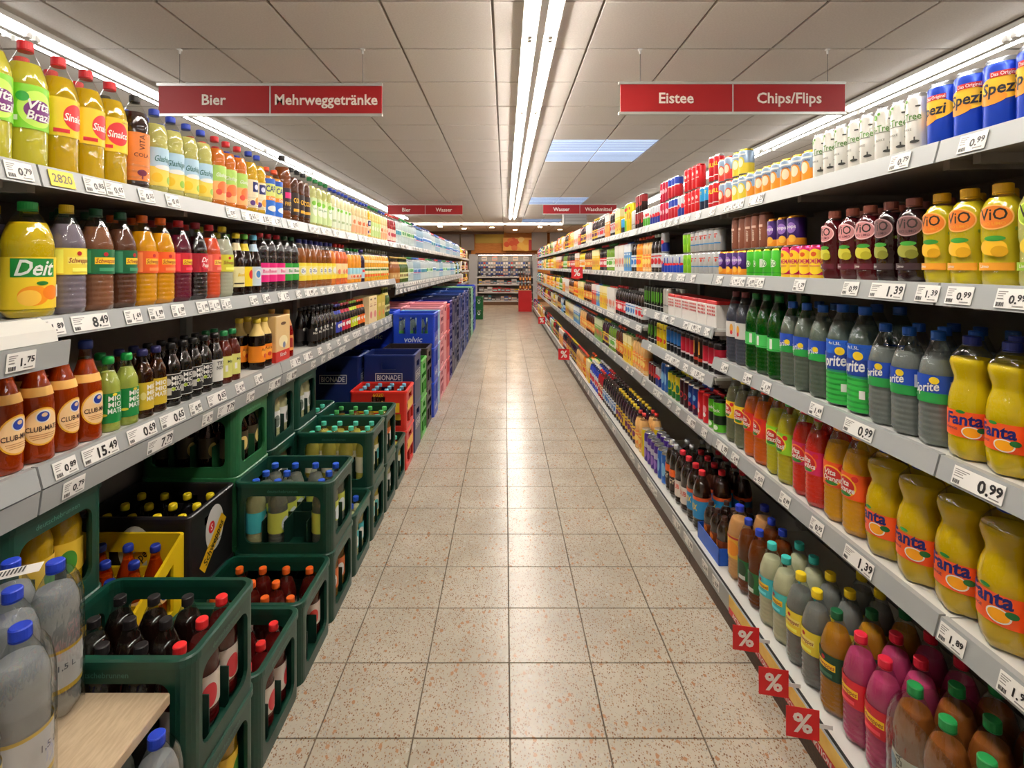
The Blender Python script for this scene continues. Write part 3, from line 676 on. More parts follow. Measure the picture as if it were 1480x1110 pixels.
# --- lower shelf above the crates
prod('clubmate', 'mate_bottle', 'bottle', 'brown mate', 'brown glass mate bottle with cream oval label, blue cap', 'glass', .275, .0365, ((222, 132, 46), 't'), (28, 52, 130), [], 
     [('e', .0, .088, .040, .046, (240, 176, 40)), ('e', .0, .088, .0365, .042, (246, 206, 150)), ('e', .0, .112, .015, .015, (226, 226, 226)), ('e', 0, .112, .0125, .0125, (34, 60, 150)), ('e', .002, .116, .006, .005, (226, 190, 150)), ('t', 'CLUB-MATE', 0, .083, .0125, (60, 30, 30), .066, .014), ('r', -.026, .026, .068, .0695, (190, 130, 80)), ('r', -.024, .024, .063, .0645, (190, 130, 80)), ('r', -.02, .02, .058, .0595, (190, 130, 80))],
     shell=(238, 180, 116), fill=.80, neck=(.585, .665, (242, 186, 96)))
def mio(key, short, desc, liq, cap, lab, word, wc, shell, ops=()):
    prod(key, 'mate_bottle', 'bottle', short, desc, 'mio', .215, .0305, liq, cap, [(.12, .52, lab)], [('t', w_, .002, .096 - .018 * i, .0145, wc, .038, .02) for i, w_ in enumerate(word)] + list(ops), shell=shell, fill=.80)
mio('mio_green', 'green mate', 'pale green mate bottle with green label and cap', ((206, 204, 110), 'c'), (20, 140, 60), (20, 130, 60), ('MIO', 'MIO', 'MATE'), W_, (235, 245, 220), [('e', -.028, .05, .010, .004, (230, 210, 60)), ('e', .0, .107, .006, .004, (226, 200, 50))])
mio('mio_yellow', 'dark mate', 'dark mate bottle with mustard label, violet cap', ((58, 34, 18), 'd'), (46, 44, 96), (202, 172, 40), ('MIO', 'MIO', 'MATE'), W_, (200, 150, 90), [('e', -.026, .07, .008, .012, (226, 210, 130))])
mio('mio_black', 'black cola', 'black cola bottle with black and white label', ((22, 12, 12), 'd'), K_, (28, 28, 28), ('MIO', 'MIO', 'COLA'), W_, (190, 180, 170), [('e', -.026, .085, .010, .012, (210, 206, 200)), ('r', -.036, -.016, .04, .064, (200, 198, 190)), ('e', -.01, .06, .006, .006, (180, 200, 60)), ('r', -.04, .04, .0265, .0285, W_), ('r', -.04, .04, .109, .111, W_)])
mio('zero', 'white label cola', 'black cola bottle with torn white label', ((26, 14, 14), 'd'), K_, (224, 222, 214), ('TRY', 'NOW', ''), (40, 40, 40), (210, 206, 200))
mio('rosemate', 'reddish spritz', 'reddish drink bottle with pale green label, green cap', ((150, 60, 44), 't'), (30, 120, 64), (214, 212, 120), ('', '', ''), W_, (235, 230, 225), [('t', 'Mia', .0, .09, .012, (60, 60, 40)), ('r', -.02, -.01, .05, .075, W_)])
glassb('bitter', 'dark shandy', 'stout brown bottle with orange label and cream neck', ((50, 24, 12), 'd'), (226, 196, 60), (236, 136, 30), (.66, .92, (222, 190, 110)), [('e', 0, .075, .02, .02, (246, 170, 60)), ('t', 'Astra', 0, .09, .014, (120, 40, 20), .04), ('e', .004, .06, .012, .01, (200, 60, 40))], shape='mio', H=.235, r=.036)
glassb('redspirit', 'red aperitif', 'red aperitif bottle with cream neck and gold label', ((200, 30, 30), 't'), (200, 150, 60), (222, 150, 80), (.66, .92, (226, 150, 90)), [('r', -.01, .01, .05, .1, (150, 40, 40))], H=.25, r=.034, shell=(240, 160, 140))
glassb('blackmate', 'black glass cola', 'black glass cola bottle with faint white mark', ((16, 10, 10), 'd'), K_, (24, 20, 20), None, [('t', 'Mate', 0, .08, .014, (200, 198, 190), .04), ('e', 0, .10, .008, .010, (200, 198, 190))], H=.23, r=.031, shell=(120, 100, 90))
for key, short, desc, lab, cap in (('fritzred', 'red label cola', 'small dark bottle with violet red label', (190, 30, 60), (150, 30, 40)), ('fritzgreen', 'lime label cola', 'small dark bottle with lime label', (190, 206, 40), (120, 150, 40)), ('fritzor', 'orange label cola', 'small dark bottle with orange label', (236, 110, 30), (226, 90, 30)), ('fritzblue', 'blue label cola', 'small dark bottle with blue and white label', (50, 60, 160), (60, 50, 120))):
    glassb(key, short, desc, ((26, 14, 12), 'd'), cap, lab, (.70, .80, lab), [('e', 0, .075, .014, .014, (236, 230, 226))], H=.22, r=.029, shell=(160, 110, 80))
# carrier cartons
prod('carrier_red', 'bottle_carrier', 'carrier', 'red carrier', 'beige and red cardboard bottle carrier', 'box', .235, 0, None, None, [(0, .62, (200, 50, 40)), (.22, .98, (222, 188, 130))], [('e', 0, .10, .05, .03, (240, 226, 180)), ('e', .01, .08, .016, .016, (130, 140, 170)), ('t', 'Kirsch', 0, .035, .02, W_, .1), ('e', 0, .19, .03, .008, (90, 60, 40))], w=.16, d=.13)
prod('carrier_beige', 'bottle_carrier', 'carrier', 'beige carrier', 'cream cardboard bottle carrier with pink print', 'box', .23, 0, None, None, [(0, .98, (236, 214, 164))], [('e', 0, .07, .035, .03, (220, 120, 110)), ('r', -.04, .04, .14, .15, (180, 120, 80)), ('r', -.03, .03, .16, .165, (180, 120, 80)), ('e', 0, .2, .03, .008, (110, 80, 50))], w=.135, d=.13)
prod('carrier_yellow', 'bottle_carrier', 'carrier', 'yellow carrier', 'yellow green cardboard bottle carrier', 'box', .22, 0, None, None, [(0, .98, (196, 176, 60))], [('e', 0, .06, .03, .025, (230, 130, 40)), ('r', -.05, .05, .12, .15, (226, 206, 110))], w=.14, d=.13)
# --- shelves opposite the crates
prod('spezi', CN, 'can', 'blue cola can', 'large blue can with yellow splash', 'can', .158, .0345, None, (190, 200, 215), [(0, 1, (24, 66, 186))],
     [('e', .004, .092, .046, .026, (246, 190, 40)), ('e', -.014, .072, .03, .014, (240, 150, 40)), ('t', 'Spezi', .002, .092, .026, (20, 24, 40), .064, .022, .1), ('r', -.012, .034, .115, .127, (206, 40, 40)), ('t', 'Das Original', .011, .121, .008, W_, .042)])
prod('btree', CN, 'can', 'white birch can', 'slim white can with green lettering', 'can', .155, .0268, None, (215, 218, 220), [(0, 1, (234, 232, 224))],
     [('t', 'B-Tree', .002, .095, .019, (90, 140, 60), .056, .012), ('r', -.02, .022, .083, .085, (120, 120, 110)), ('e', -.016, .128, .007, .008, (110, 170, 70)), ('e', -.004, .136, .004, .004, (110, 170, 70)), ('r', .018, .028, .118, .122, (70, 70, 66)), ('r', -.03, -.02, .05, .053, (90, 90, 84)), ('e', .016, .03, .01, .004, (60, 60, 56)), ('r', .0145, .0175, .03, .042, (60, 60, 56)), ('t', 'BIRKE', 0, .062, .006, (120, 120, 110))])
prod('pelle_o', CN, 'can', 'orange silver can', 'silver blue can with orange half', 'can', .115, .0325, None, (226, 176, 60), [(0, 1, (150, 172, 196)), (.06, .46, (236, 150, 40))], [('e', .004, .055, .02, .026, (240, 150, 40)), ('e', .004, .055, .014, .02, (245, 225, 190)), ('r', -.03, .03, .088, .094, W_), ('t', 'Aranciata', 0, .081, .010, (50, 70, 110), .05)])
prod('pelle_y', CN, 'can', 'yellow silver can', 'silver blue can with lemon yellow half', 'can', .115, .0325, None, (226, 206, 60), [(0, 1, (150, 172, 196)), (.06, .46, (232, 206, 60))], [('e', .004, .055, .02, .026, (226, 206, 60)), ('e', .004, .055, .014, .02, (245, 240, 200)), ('r', -.03, .03, .088, .094, W_)])
prod('pelle_r', CN, 'can', 'red silver can', 'silver blue can with red half', 'can', .115, .0325, None, (210, 90, 70), [(0, 1, (150, 172, 196)), (.06, .46, (210, 60, 50))], [('e', .004, .055, .02, .026, (226, 100, 60)), ('e', .004, .055, .014, .02, (245, 220, 190))])
prod('bull', EN, 'can', 'red energy can', 'red energy can with yellow letters', 'can', .135, .0268, None, None, [(0, 1, (204, 26, 38))], [('t', 'BULL', 0, .09, .02, (246, 220, 40), .05, .024), ('r', -.03, .03, .03, .034, W_)])
prod('redplain', EN, 'can', 'plain red can', 'plain bright red slim can', 'can', .135, .0268, None, (200, 40, 44), [(0, 1, (214, 30, 38))], [('e', 0, .09, .008, .010, (240, 200, 190)), ('r', -.012, .012, .06, .064, (240, 200, 190))])
prod('bluecan', EN, 'can', 'sky blue can', 'sky blue slim can with dark base', 'can', .135, .0268, None, None, [(0, 1, (40, 150, 206)), (.06, .42, (16, 30, 60))], [('t', 'FIT', 0, .1, .016, (240, 210, 40), .04)])
prod('rblue', EN, 'can', 'blue red can', 'blue and red diagonal energy can', 'can', .135, .0268, None, None, [(0, 1, (200, 36, 50)), (.62, .93, (40, 66, 170))], [('r', -.03, .03, .078, .084, W_)])
prod('pinkcan', EN, 'can', 'crimson can', 'crimson pink slim can', 'can', .135, .0268, None, None, [(0, 1, (196, 28, 66))], [('e', 0, .07, .012, .016, (240, 180, 190))])
prod('whitegreen', EN, 'can', 'white green can', 'white can with green stripe', 'can', .135, .0268, None, None, [(0, 1, (226, 226, 220)), (.1, .5, (90, 170, 60))], [('e', 0, .09, .012, .012, (210, 40, 50))])
prod('navycan', EN, 'can', 'navy silver can', 'navy and silver slim can', 'can', .135, .0268, None, None, [(0, 1, (196, 200, 206)), (.06, .5, (30, 50, 140))], [('e', 0, .07, .016, .014, (214, 40, 50))])
prod('darkcan', EN, 'can', 'dark red can', 'dark maroon energy can with red top', 'can', .135, .0268, None, None, [(0, 1, (40, 22, 22)), (.55, .93, (150, 30, 34))], [('e', 0, .06, .012, .016, (196, 60, 50))])
prod('chiptube', 'snack_tube', 'tube', 'yellow snack tube', 'tall yellow snack tube with round lid', 'can', .25, .038, None, (220, 220, 210), [(0, 1, (236, 206, 30))], [('e', 0, .14, .026, .032, (206, 150, 40)), ('e', 0, .2, .02, .014, (210, 50, 40))])
prod('chipgreen', 'snack_tube', 'tube', 'green snack tube', 'tall green snack tube with pale lid', 'can', .25, .038, None, (220, 220, 210), [(0, 1, (120, 190, 50))], [('e', 0, .14, .026, .032, (226, 206, 90)), ('e', 0, .2, .02, .014, (210, 50, 40))])
def viob(key, short, desc, liq, cap, oval, lab, fruit, wc=(40, 36, 30)):
    prod(key, 'juice_bottle', 'bottle', short, desc, 'vio', .225, .0375, liq, cap, [], [('e', .0, .150, .034, .027, tuple(min(255, v + 60) for v in oval)), ('e', .0, .150, .031, .024, oval), ('t', 'ViO', -.002, .156, .026, wc, .05, .010), ('t', 'BIO LIMO', .0, .136, .007, lab, .04, .01), ('e', -.002, .085, .024, .018, fruit), ('e', .010, .076, .014, .012, tuple(max(0, v - 30) for v in fruit)), ('e', .002, .104, .018, .006, (60, 150, 50)), ('r', -.034, .034, .035, .052, lab), ('t', 'Limo', -.016, .044, .007, W_), ('r', .05, .068, .045, .075, W_), ('r', -.06, -.046, .12, .127, (160, 190, 40))], fill=.86)
viob('vio_yellow', 'citrus juice', 'citrus yellow juice bottle with orange oval, yellow cap', ((238, 214, 40), 'c'), (240, 184, 24), (236, 130, 40), (238, 160, 40), (246, 190, 40))
viob('vio_berry', 'berry juice', 'dark berry juice bottle with pale oval, salmon cap', ((120, 24, 34), 't'), (206, 120, 100), (222, 150, 150), (96, 20, 40), (206, 196, 60))
viob('vio_dark', 'elder juice', 'nearly black juice bottle with faint oval, brown cap', ((48, 12, 18), 't'), (150, 84, 74), (120, 84, 84), (60, 40, 46), (150, 150, 60))
viob('vio_lime', 'lime juice', 'cloudy lime juice bottle with green oval label', ((224, 220, 130), 'c'), (240, 214, 40), (170, 200, 50), (150, 190, 50), (240, 206, 60))
prod('lomemo', CN, 'can', 'magenta can', 'magenta slim can with big yellow oval', 'can', .118, .0285, None, (200, 60, 110), [(0, 1, (206, 30, 100)), (.0, .12, (246, 206, 60))], [('e', .004, .06, .034, .044, (248, 214, 40)), ('t', 'LOMEMA', .004, .062, .017, (196, 24, 90), .058, .016), ('r', -.02, .02, .044, .047, (196, 24, 90)), ('e', 0, .086, .01, .008, (220, 90, 30))])
prod('greencan', CN, 'can', 'bright green can', 'bright green can with white band', 'can', .115, .0325, None, (206, 214, 60), [(0, 1, (72, 190, 46))], [('r', .02, .036, .04, .075, W_), ('e', -.012, .055, .016, .014, (230, 240, 220)), ('t', 'GO', -.012, .055, .018, (40, 140, 40), .03, .02), ('r', -.05, .05, .018, .02, (30, 130, 40))])
prod('purplecan', CN, 'can', 'purple orange can', 'purple can with orange base', 'can', .115, .0325, None, (226, 150, 50), [(0, 1, (66, 34, 110)), (.06, .28, (236, 150, 40))], [('e', 0, .07, .018, .020, (150, 110, 190)), ('t', 'pops', 0, .075, .014, W_, .05, .014), ('e', .004, .03, .014, .014, (240, 180, 60))])
prod('silvercan', CN, 'can', 'silver can', 'silver grey can with red marks', 'can', .118, .029, None, None, [(0, 1, (190, 192, 192))], [('r', -.014, .014, .085, .09, (206, 60, 40)), ('e', 0, .075, .006, .008, (206, 60, 40)), ('r', -.03, .03, .04, .046, (60, 140, 200))])
prod('limecan', CN, 'can', 'lime green can', 'plain lime green can', 'can', .118, .029, None, None, [(0, 1, (140, 200, 40))], [('e', 0, .07, .012, .02, (110, 180, 30))])
prod('rbcan', EN, 'can', 'blue silver can', 'blue and silver quartered energy can', 'can', .118, .0268, None, None, [(0, 1, (190, 196, 206)), (.06, .46, (30, 70, 180))], [('e', 0, .058, .022, .008, (214, 40, 50)), ('r', -.03, .0, .062, .1, (30, 60, 160))])
prod('coppercan', CN, 'can', 'copper can', 'tall copper coloured can', 'can', .15, .029, None, (140, 90, 70), [(0, 1, (150, 92, 72))], [('r', -.012, .012, .09, .1, (226, 190, 170)), ('t', 'MIXERY', 0, .06, .010, (240, 220, 200), .05, .01, 0, pi / 2)])
prod('silvertall', CN, 'can', 'tall silver can', 'tall pale can with red and blue print', 'can', .15, .029, None, None, [(0, 1, (198, 198, 196))], [('r', -.012, .012, .10, .11, (214, 70, 50)), ('r', -.02, .02, .05, .06, (60, 140, 200))])
# clear lemon-lime
SPR = [('t', 'Sprite', -.004, .146, .022, W_, .06, .016, .3, .2), ('e', .016, .165, .010, .009, (240, 206, 40)), ('r', .048, .066, .132, .165, W_), ('r', -.05, -.044, .118, .124, W_)]
prod('sprite', 'soda_bottle', 'bottle', 'clear soda', 'clear soda bottle with blue and green label, blue cap', 'cone', .285, .041, ((226, 232, 228), 'w'), (20, 84, 176), [(.38, .47, (40, 150, 70)), (.47, .625, (28, 70, 170))], SPR, shell=(240, 244, 243), fill=.76)
prod('sprite15', 'soda_bottle', 'bottle', 'tall clear soda', 'tall clear soda bottle with blue green label', 'cone', .315, .0435, ((200, 214, 196), 'w'), (20, 84, 176), [(.40, .48, (40, 160, 70)), (.48, .62, (28, 70, 170))], [(o[0], o[1], o[2], o[3] + .012, *o[4:]) if o[0] == 't' else o for o in SPR], shell=(232, 238, 234), fill=.82)
prod('spritewrap', 'soda_bottle', 'bottle', 'film-wrapped soda', 'clear soda bottle wrapped in blue and green film', 'cone', .325, .047, ((190, 206, 190), 'w'), (20, 84, 176), [(.03, .34, (50, 180, 70)), (.34, .44, (40, 130, 120)), (.44, .655, (28, 90, 190))], [('r', -.054, .05, .118, .168, (24, 60, 150)), ('t', 'Sprite', 0, .145, .036, W_, .088, .02, .25, .12), ('e', .026, .178, .014, .013, (244, 206, 40)), ('t', '4x1,5L', .01, .202, .010, W_), ('r', .03, .045, .05, .075, W_)], shell=(226, 234, 236))
prod('greensoda', 'soda_bottle', 'bottle', 'green soda', 'deep green soda bottle in clear film', 'cone', .33, .0445, ((22, 150, 50), 't'), (20, 110, 50), [(.34, .50, (70, 190, 90))], [('r', .0, .012, .12, .16, W_)], shell=(90, 206, 110))
prod('smokywater', 'soda_bottle', 'bottle', 'smoky tonic', 'smoky clear bottle wrapped in grey film', 'cone', .33, .0445, ((150, 152, 160), 't'), (120, 60, 60), [(.36, .58, (206, 204, 200))], [('e', .01, .16, .008, .02, (220, 160, 60)), ('e', .01, .14, .006, .01, (206, 60, 60))], shell=(200, 204, 214))
FAN = lambda s, zo: [('t', 'Fanta', -.002 * s, zo + .014 * s, .030 * s, (24, 30, 110), .080 * s, .028, .12, .05), ('e', .016 * s, zo - .016 * s, .020 * s, .015 * s, W_), ('e', .016 * s, zo - .016 * s, .017 * s, .0125 * s, (250, 170, 20)), ('e', -.006 * s, zo + .033 * s, .010 * s, .004 * s, (40, 140, 50)), ('e', .036 * s, zo - .008 * s, .010 * s, .007 * s, (20, 110, 50)), ('r', .062 * s, .085 * s, zo - .028 * s, zo + .012 * s, W_), ('r', .064 * s, .083 * s, zo - .02 * s, zo - .016 * s, (60, 50, 50)), ('r', .064 * s, .083 * s, zo - .008 * s, zo - .004 * s, (60, 50, 50)), ('t', 'ORANGE', -.028 * s, zo - .012 * s, .006 * s, (40, 30, 90))]
prod('fanta1', LB, 'bottle', 'small waisted orangeade', 'waisted yellow orangeade bottle with orange label, blue cap', 'waist', .285, .0445, ((240, 206, 16), 'c'), (28, 44, 130), [(.19, .40, (240, 92, 30))], FAN(.9, .083))
prod('fanta2', LB, 'bottle', 'big waisted orangeade', 'large waisted yellow orangeade bottle with orange label', 'waist', .315, .0545, ((236, 196, 16), 'c'), (28, 44, 130), [(.19, .40, (240, 92, 30))], FAN(1.1, .099))
def vita(key, short, desc, liq, cap, lab, ring, words_):
    prod(key, LB, 'bottle', short, desc, 'cone', .315, .0435, liq, cap, [(.36, .61, lab)], [('e', .0, .150, .034, .032, ring), ('e', .0, .150, .029, .027, (200, 40, 40)), ('t', words_[0], -.004, .160, .018, W_, .05, .022, .25), ('t', words_[1], .002, .141, .017, W_, .056, .022, .25), ('e', .030, .178, .009, .009, (214, 40, 40)), ('e', .0, .126, .02, .006, (50, 130, 50))], fill=.80)
vita('v_orange', 'orange drink', 'yellow orange drink bottle with orange-red label', ((240, 170, 24), 'c'), (240, 130, 20), (238, 90, 30), (246, 190, 50), ('Vita', 'Orange'))
vita('v_carib', 'scarlet drink', 'scarlet drink bottle with magenta label', ((232, 52, 36), 'c'), (206, 30, 40), (206, 30, 90), (240, 130, 50), ('Vita', 'Caribica'))
vita('v_brazil', 'lime drink', 'lime yellow drink bottle with lime green label', ((220, 206, 40), 'c'), (90, 180, 40), (150, 214, 40), (240, 230, 60), ('Vita', 'Brazil'))
vita('v_exotic', 'deep orange drink', 'deep orange drink bottle with red label', ((240, 108, 24), 'c'), (230, 60, 30), (226, 44, 30), (246, 150, 50), ('Vita', 'Exotic'))
vita('v_tropic', 'clear yellow drink', 'clear pale drink bottle with yellow label', ((214, 216, 170), 'w'), (226, 200, 40), (246, 206, 30), (250, 226, 90), ('Vita', 'Classic'))
# bottom shelf
schw('p_pink', 'pink soda', 'vivid pink soda bottle with red label and cap', ((250, 90, 150), 't'), (214, 30, 56), (214, 30, 50))
schw('p_tonic', 'clear tonic', 'clear tonic bottle with yellow label and yellow cap', ((222, 224, 220), 'w'), (244, 214, 30), (244, 222, 60), (250, 236, 130))
schw('p_teal', 'cloudy lemon', 'cloudy white lemon bottle with turquoise label and cap', ((222, 220, 180), 'c'), TEAL, (70, 190, 200))
schw('p_ginger', 'golden ginger ale', 'golden ginger ale bottle with dark green label', ((232, 160, 40), 't'), (12, 96, 54), (12, 70, 44))
prod('teapack', 'iced_tea_bottle', 'bottle', 'film-wrapped tea', 'brown iced tea bottle in clear film, green cap', 'pet', .30, .0435, ((190, 110, 50), 't'), (30, 140, 70), [(.22, .46, (200, 206, 190))], [('t', 'TEA', 0, .12, .016, (40, 60, 50), None, .02, 0, pi / 2), ('e', .02, .09, .010, .012, (230, 200, 60)), ('e', -.02, .11, .014, .02, (110, 160, 190))])
prod('icered', 'iced_tea_bottle', 'bottle', 'red capped tea', 'brown iced tea bottle with salmon cap', 'pet', .30, .0435, ((130, 60, 24), 't'), (232, 90, 96), [(.22, .46, (226, 210, 190))], [('e', 0, .1, .02, .02, (226, 120, 90))])
prod('deepteablue', 'iced_tea_bottle', 'bottle', 'brown tea', 'brown iced tea bottle with green label, blue cap', 'pet', .29, .040, ((150, 70, 24), 't'), (30, 60, 180), [(.20, .46, (30, 110, 50))], [('e', 0, .10, .018, .03, (40, 70, 40)), ('r', -.015, .015, .06, .075, (220, 220, 210))])
prod('applespritz', LB, 'bottle', 'orange spritzer', 'peach coloured spritzer bottle with orange strap, blue cap', 'pet', .30, .046, ((240, 176, 110), 'c'), (40, 60, 190), [(.30, .60, (246, 190, 60))], [('e', 0, .13, .03, .03, (246, 150, 40)), ('r', -.05, .05, .17, .178, (206, 60, 60))])
prod('colatray', 'cola_bottle', 'bottle', 'dumpy cola', 'dumpy brown cola bottle', 'pet', .19, .033, ((40, 18, 12), 'd'), (60, 30, 24), [(.24, .48, (130, 60, 24))], [('e', 0, .07, .012, .014, (226, 120, 40))])
prod('colawrap', 'cola_bottle', 'bottle', 'film-wrapped cola', 'brown cola bottle with blue yellow label in film', 'pet', .29, .043, ((46, 20, 12), 'd'), (200, 30, 44), [(.22, .52, (40, 140, 196)), (.52, .58, (220, 90, 40))], [('t', 'MIX', 0, .115, .03, (246, 206, 40), .05, .02)])
prod('colawhite', 'cola_bottle', 'bottle', 'white label cola', 'cola bottle with white label and red letters', 'pet', .29, .042, ((40, 18, 12), 'd'), (220, 40, 60), [(.16, .46, (226, 216, 206))], [('t', 'DUB', 0, .10, .024, (214, 60, 50), .05, .02)])
prod('energypet', 'cola_bottle', 'bottle', 'orange label cola', 'dark cola bottle with orange band and pale letters', 'pet', .29, .038, ((36, 18, 14), 'd'), (200, 204, 210), [(.40, .54, (236, 100, 30)), (.14, .40, (40, 26, 24))], [('t', 'GY', 0, .09, .026, (226, 216, 190), .04, .02)])
prod('bluecola', EN, 'can', 'blue tall can', 'tall blue energy can with pale lid', 'can', .19, .034, None, None, [(0, 1, (40, 100, 190))], [('e', 0, .09, .016, .04, (130, 190, 230))])
prod('violetcan', EN, 'can', 'violet can', 'tall violet and silver can', 'can', .19, .034, None, None, [(0, 1, (80, 50, 150)), (.5, .7, (190, 190, 210))], [('e', 0, .06, .016, .03, (150, 110, 200))])
prod('yellowcan', EN, 'can', 'yellow can', 'tall yellow energy can', 'can', .19, .034, None, None, [(0, 1, (232, 206, 40))], [('e', 0, .1, .014, .04, (206, 170, 30))])
prod('blackgreen', EN, 'can', 'black can', 'tall black energy can with green claw mark', 'can', .165, .031, None, (60, 60, 60), [(0, 1, (24, 24, 24))], [('r', -.014, -.010, .06, .13, (110, 206, 40)), ('r', -.002, .002, .05, .13, (110, 206, 40)), ('r', .010, .014, .06, .13, (110, 206, 40)), ('r', -.025, .025, .03, .036, (190, 190, 190))])
prod('silverene', EN, 'can', 'pale energy can', 'tall pale grey energy can', 'can', .165, .031, None, None, [(0, 1, (206, 204, 198))], [('r', -.02, .02, .05, .055, (110, 110, 110))])
prod('yellowene', EN, 'can', 'yellow box can', 'yellow energy can with red splash', 'can', .165, .034, None, (60, 60, 60), [(0, 1, (226, 200, 30))], [('e', 0, .05, .02, .016, (206, 60, 30)), ('r', -.02, .02, .12, .13, (150, 110, 20))])
prod('blueene', EN, 'can', 'black blue can', 'black energy can with blue claw', 'can', .165, .031, None, (50, 50, 56), [(0, 1, (26, 28, 34)), (.4, .85, (30, 100, 170))], [('r', -.02, .02, .05, .056, (180, 180, 190))])
prod('redene', EN, 'can', 'black red can', 'black energy can with crimson front', 'can', .165, .031, None, (50, 44, 44), [(0, 1, (30, 22, 24)), (.3, .8, (190, 34, 56))], [('r', -.02, .02, .04, .05, (206, 190, 190))])
prod('goldene', EN, 'can', 'brown gold can', 'dark brown energy can with gold stripe', 'can', .165, .031, None, (60, 50, 44), [(0, 1, (50, 26, 20)), (.2, .3, (190, 60, 40))], [('r', -.006, .006, .07, .14, (206, 140, 40))])
prod('dotbox', 'can_pack', 'pack', 'dotted can pack', 'white can pack printed with red dots', 'box', .135, 0, None, None, [(0, .86, (226, 222, 216)), (.86, 1, (206, 50, 50))], [('r', -.05 + .022 * i, -.038 + .022 * i, .06 + .018 * j, .07 + .018 * j, (206, 50, 50)) for i in range(5) for j in range(3)], w=.12, d=.13)
prod('vgreen', EN, 'can', 'green black can', 'lime green and black energy can', 'can', .165, .033, None, (40, 44, 40), [(0, 1, (90, 190, 40)), (.28, .55, (24, 40, 24))], [('t', 'Rock', 0, .115, .016, W_, .05, .016), ('e', 0, .03, .014, .012, (220, 240, 210))])
prod('redstar', EN, 'can', 'red energy tin', 'bright red energy tin with white star', 'can', .165, .033, None, (200, 40, 44), [(0, 1, (214, 30, 44))], [('e', 0, .08, .014, .02, (236, 150, 160)), ('e', 0, .05, .01, .012, W_)])
prod('yelgreen', EN, 'can', 'yellow green can', 'yellow and green patterned energy can', 'can', .165, .033, None, (60, 90, 40), [(0, 1, (224, 206, 40)), (.06, .3, (40, 120, 50))], [('e', 0, .08, .016, .026, (30, 110, 60)), ('e', .03, .1, .01, .014, (40, 120, 60))])
prod('bluepattern', EN, 'can', 'blue red tin', 'blue patterned energy tin with red marks', 'can', .165, .033, None, None, [(0, 1, (30, 60, 150)), (.06, .3, (60, 20, 50))], [('e', 0, .1, .012, .016, (110, 170, 220)), ('e', 0, .05, .012, .012, (206, 40, 60))])
prod('maroon', EN, 'can', 'maroon tin', 'dark maroon energy tin with red ring', 'can', .165, .033, None, None, [(0, 1, (60, 18, 26))], [('e', 0, .07, .016, .02, (180, 40, 50)), ('e', 0, .07, .010, .013, (60, 18, 26))])
# further along the aisle: cartons, jars, pouch boxes, cleaning bottles
for key, short, desc, c1, c2, c3, cp in (
    ('ct_orange', 'orange carton', 'orange juice carton with white top', (240, 140, 30), (240, 232, 220), (250, 190, 60), (240, 120, 30)), ('ct_yellow', 'yellow carton', 'yellow juice carton with green cap', (244, 206, 40), (250, 236, 170), (230, 120, 40), (60, 150, 50)),
    ('ct_white', 'white carton', 'white drink carton with fruit picture', (236, 232, 222), (236, 232, 222), (226, 110, 60), (220, 60, 50)), ('ct_green', 'green carton', 'green apple juice carton', (110, 180, 60), (220, 230, 180), (230, 60, 50), (60, 130, 50)),
    ('ct_red', 'red carton', 'red cherry juice carton', (206, 44, 48), (240, 226, 216), (250, 200, 70), (206, 40, 40)), ('ct_blue', 'blue carton', 'blue milk drink carton', (70, 150, 210), (236, 240, 244), (240, 230, 120), (40, 90, 180)),
    ('ct_beige', 'beige carton', 'beige oat drink carton', (222, 196, 140), (240, 228, 196), (150, 100, 60), (120, 80, 50))):
    prod(key, CR, 'carton', short, desc, 'brick', .235, 0, None, cp, [(0, .7, c1), (.7, 1, c2)], [('e', 0, .09, .024, .03, c3), ('r', -.026, .026, .14, .155, c2), ('e', .014, .05, .012, .012, tuple(max(0, v - 50) for v in c3))], w=.072, d=.074)
for key, short, desc, liq, cap, lab, spot in (
    ('jr_orange', 'orange nectar', 'orange nectar bottle with yellow label', ((238, 140, 30), 'c'), (230, 90, 30), (246, 206, 60), (230, 80, 40)), ('jr_red', 'red nectar', 'red nectar bottle with cream label', ((176, 26, 34), 'd'), (200, 40, 40), (240, 222, 180), (200, 50, 60)),
    ('jr_yellow', 'yellow nectar', 'yellow nectar bottle with white label', ((240, 204, 40), 'c'), (240, 206, 40), (240, 236, 220), (240, 150, 40)), ('jr_dark', 'grape juice', 'dark grape juice bottle with yellow label', ((50, 16, 36), 'd'), (226, 190, 40), (236, 200, 60), (110, 40, 90)),
    ('jr_green', 'green smoothie', 'green smoothie bottle with white label', ((110, 150, 40), 'c'), (50, 120, 50), (236, 236, 220), (100, 170, 60)), ('jr_peach', 'peach nectar', 'peach nectar bottle with orange label', ((240, 190, 120), 'c'), (220, 60, 50), (240, 150, 70), (250, 220, 120)),
    ('jr_black', 'black syrup', 'black syrup bottle with white and blue label', ((26, 14, 18), 'd'), (60, 30, 30), (220, 228, 236), (60, 120, 190)), ('jr_cola', 'plain cola', 'cola bottle with red label and red cap', ((34, 16, 12), 'd'), (206, 30, 40), (206, 30, 40), (240, 226, 220)),
    ('jr_light', 'light cola', 'cola bottle with silver label, white cap', ((34, 16, 12), 'd'), (220, 220, 220), (200, 204, 206), (206, 40, 50)), ('jr_brown', 'malt drink', 'brown malt drink bottle with orange label', ((90, 44, 18), 'd'), (226, 80, 40), (232, 130, 50), (240, 210, 120))):
    prod(key, 'juice_bottle' if key in ('jr_orange', 'jr_red', 'jr_yellow', 'jr_dark', 'jr_green') else 'syrup_bottle', 'bottle', short, desc, 'pet', .27, .038, liq, cap, [(.14, .50, lab)], [('e', 0, .08, .018, .022, spot), ('r', -.026, .026, .112, .12, spot)])
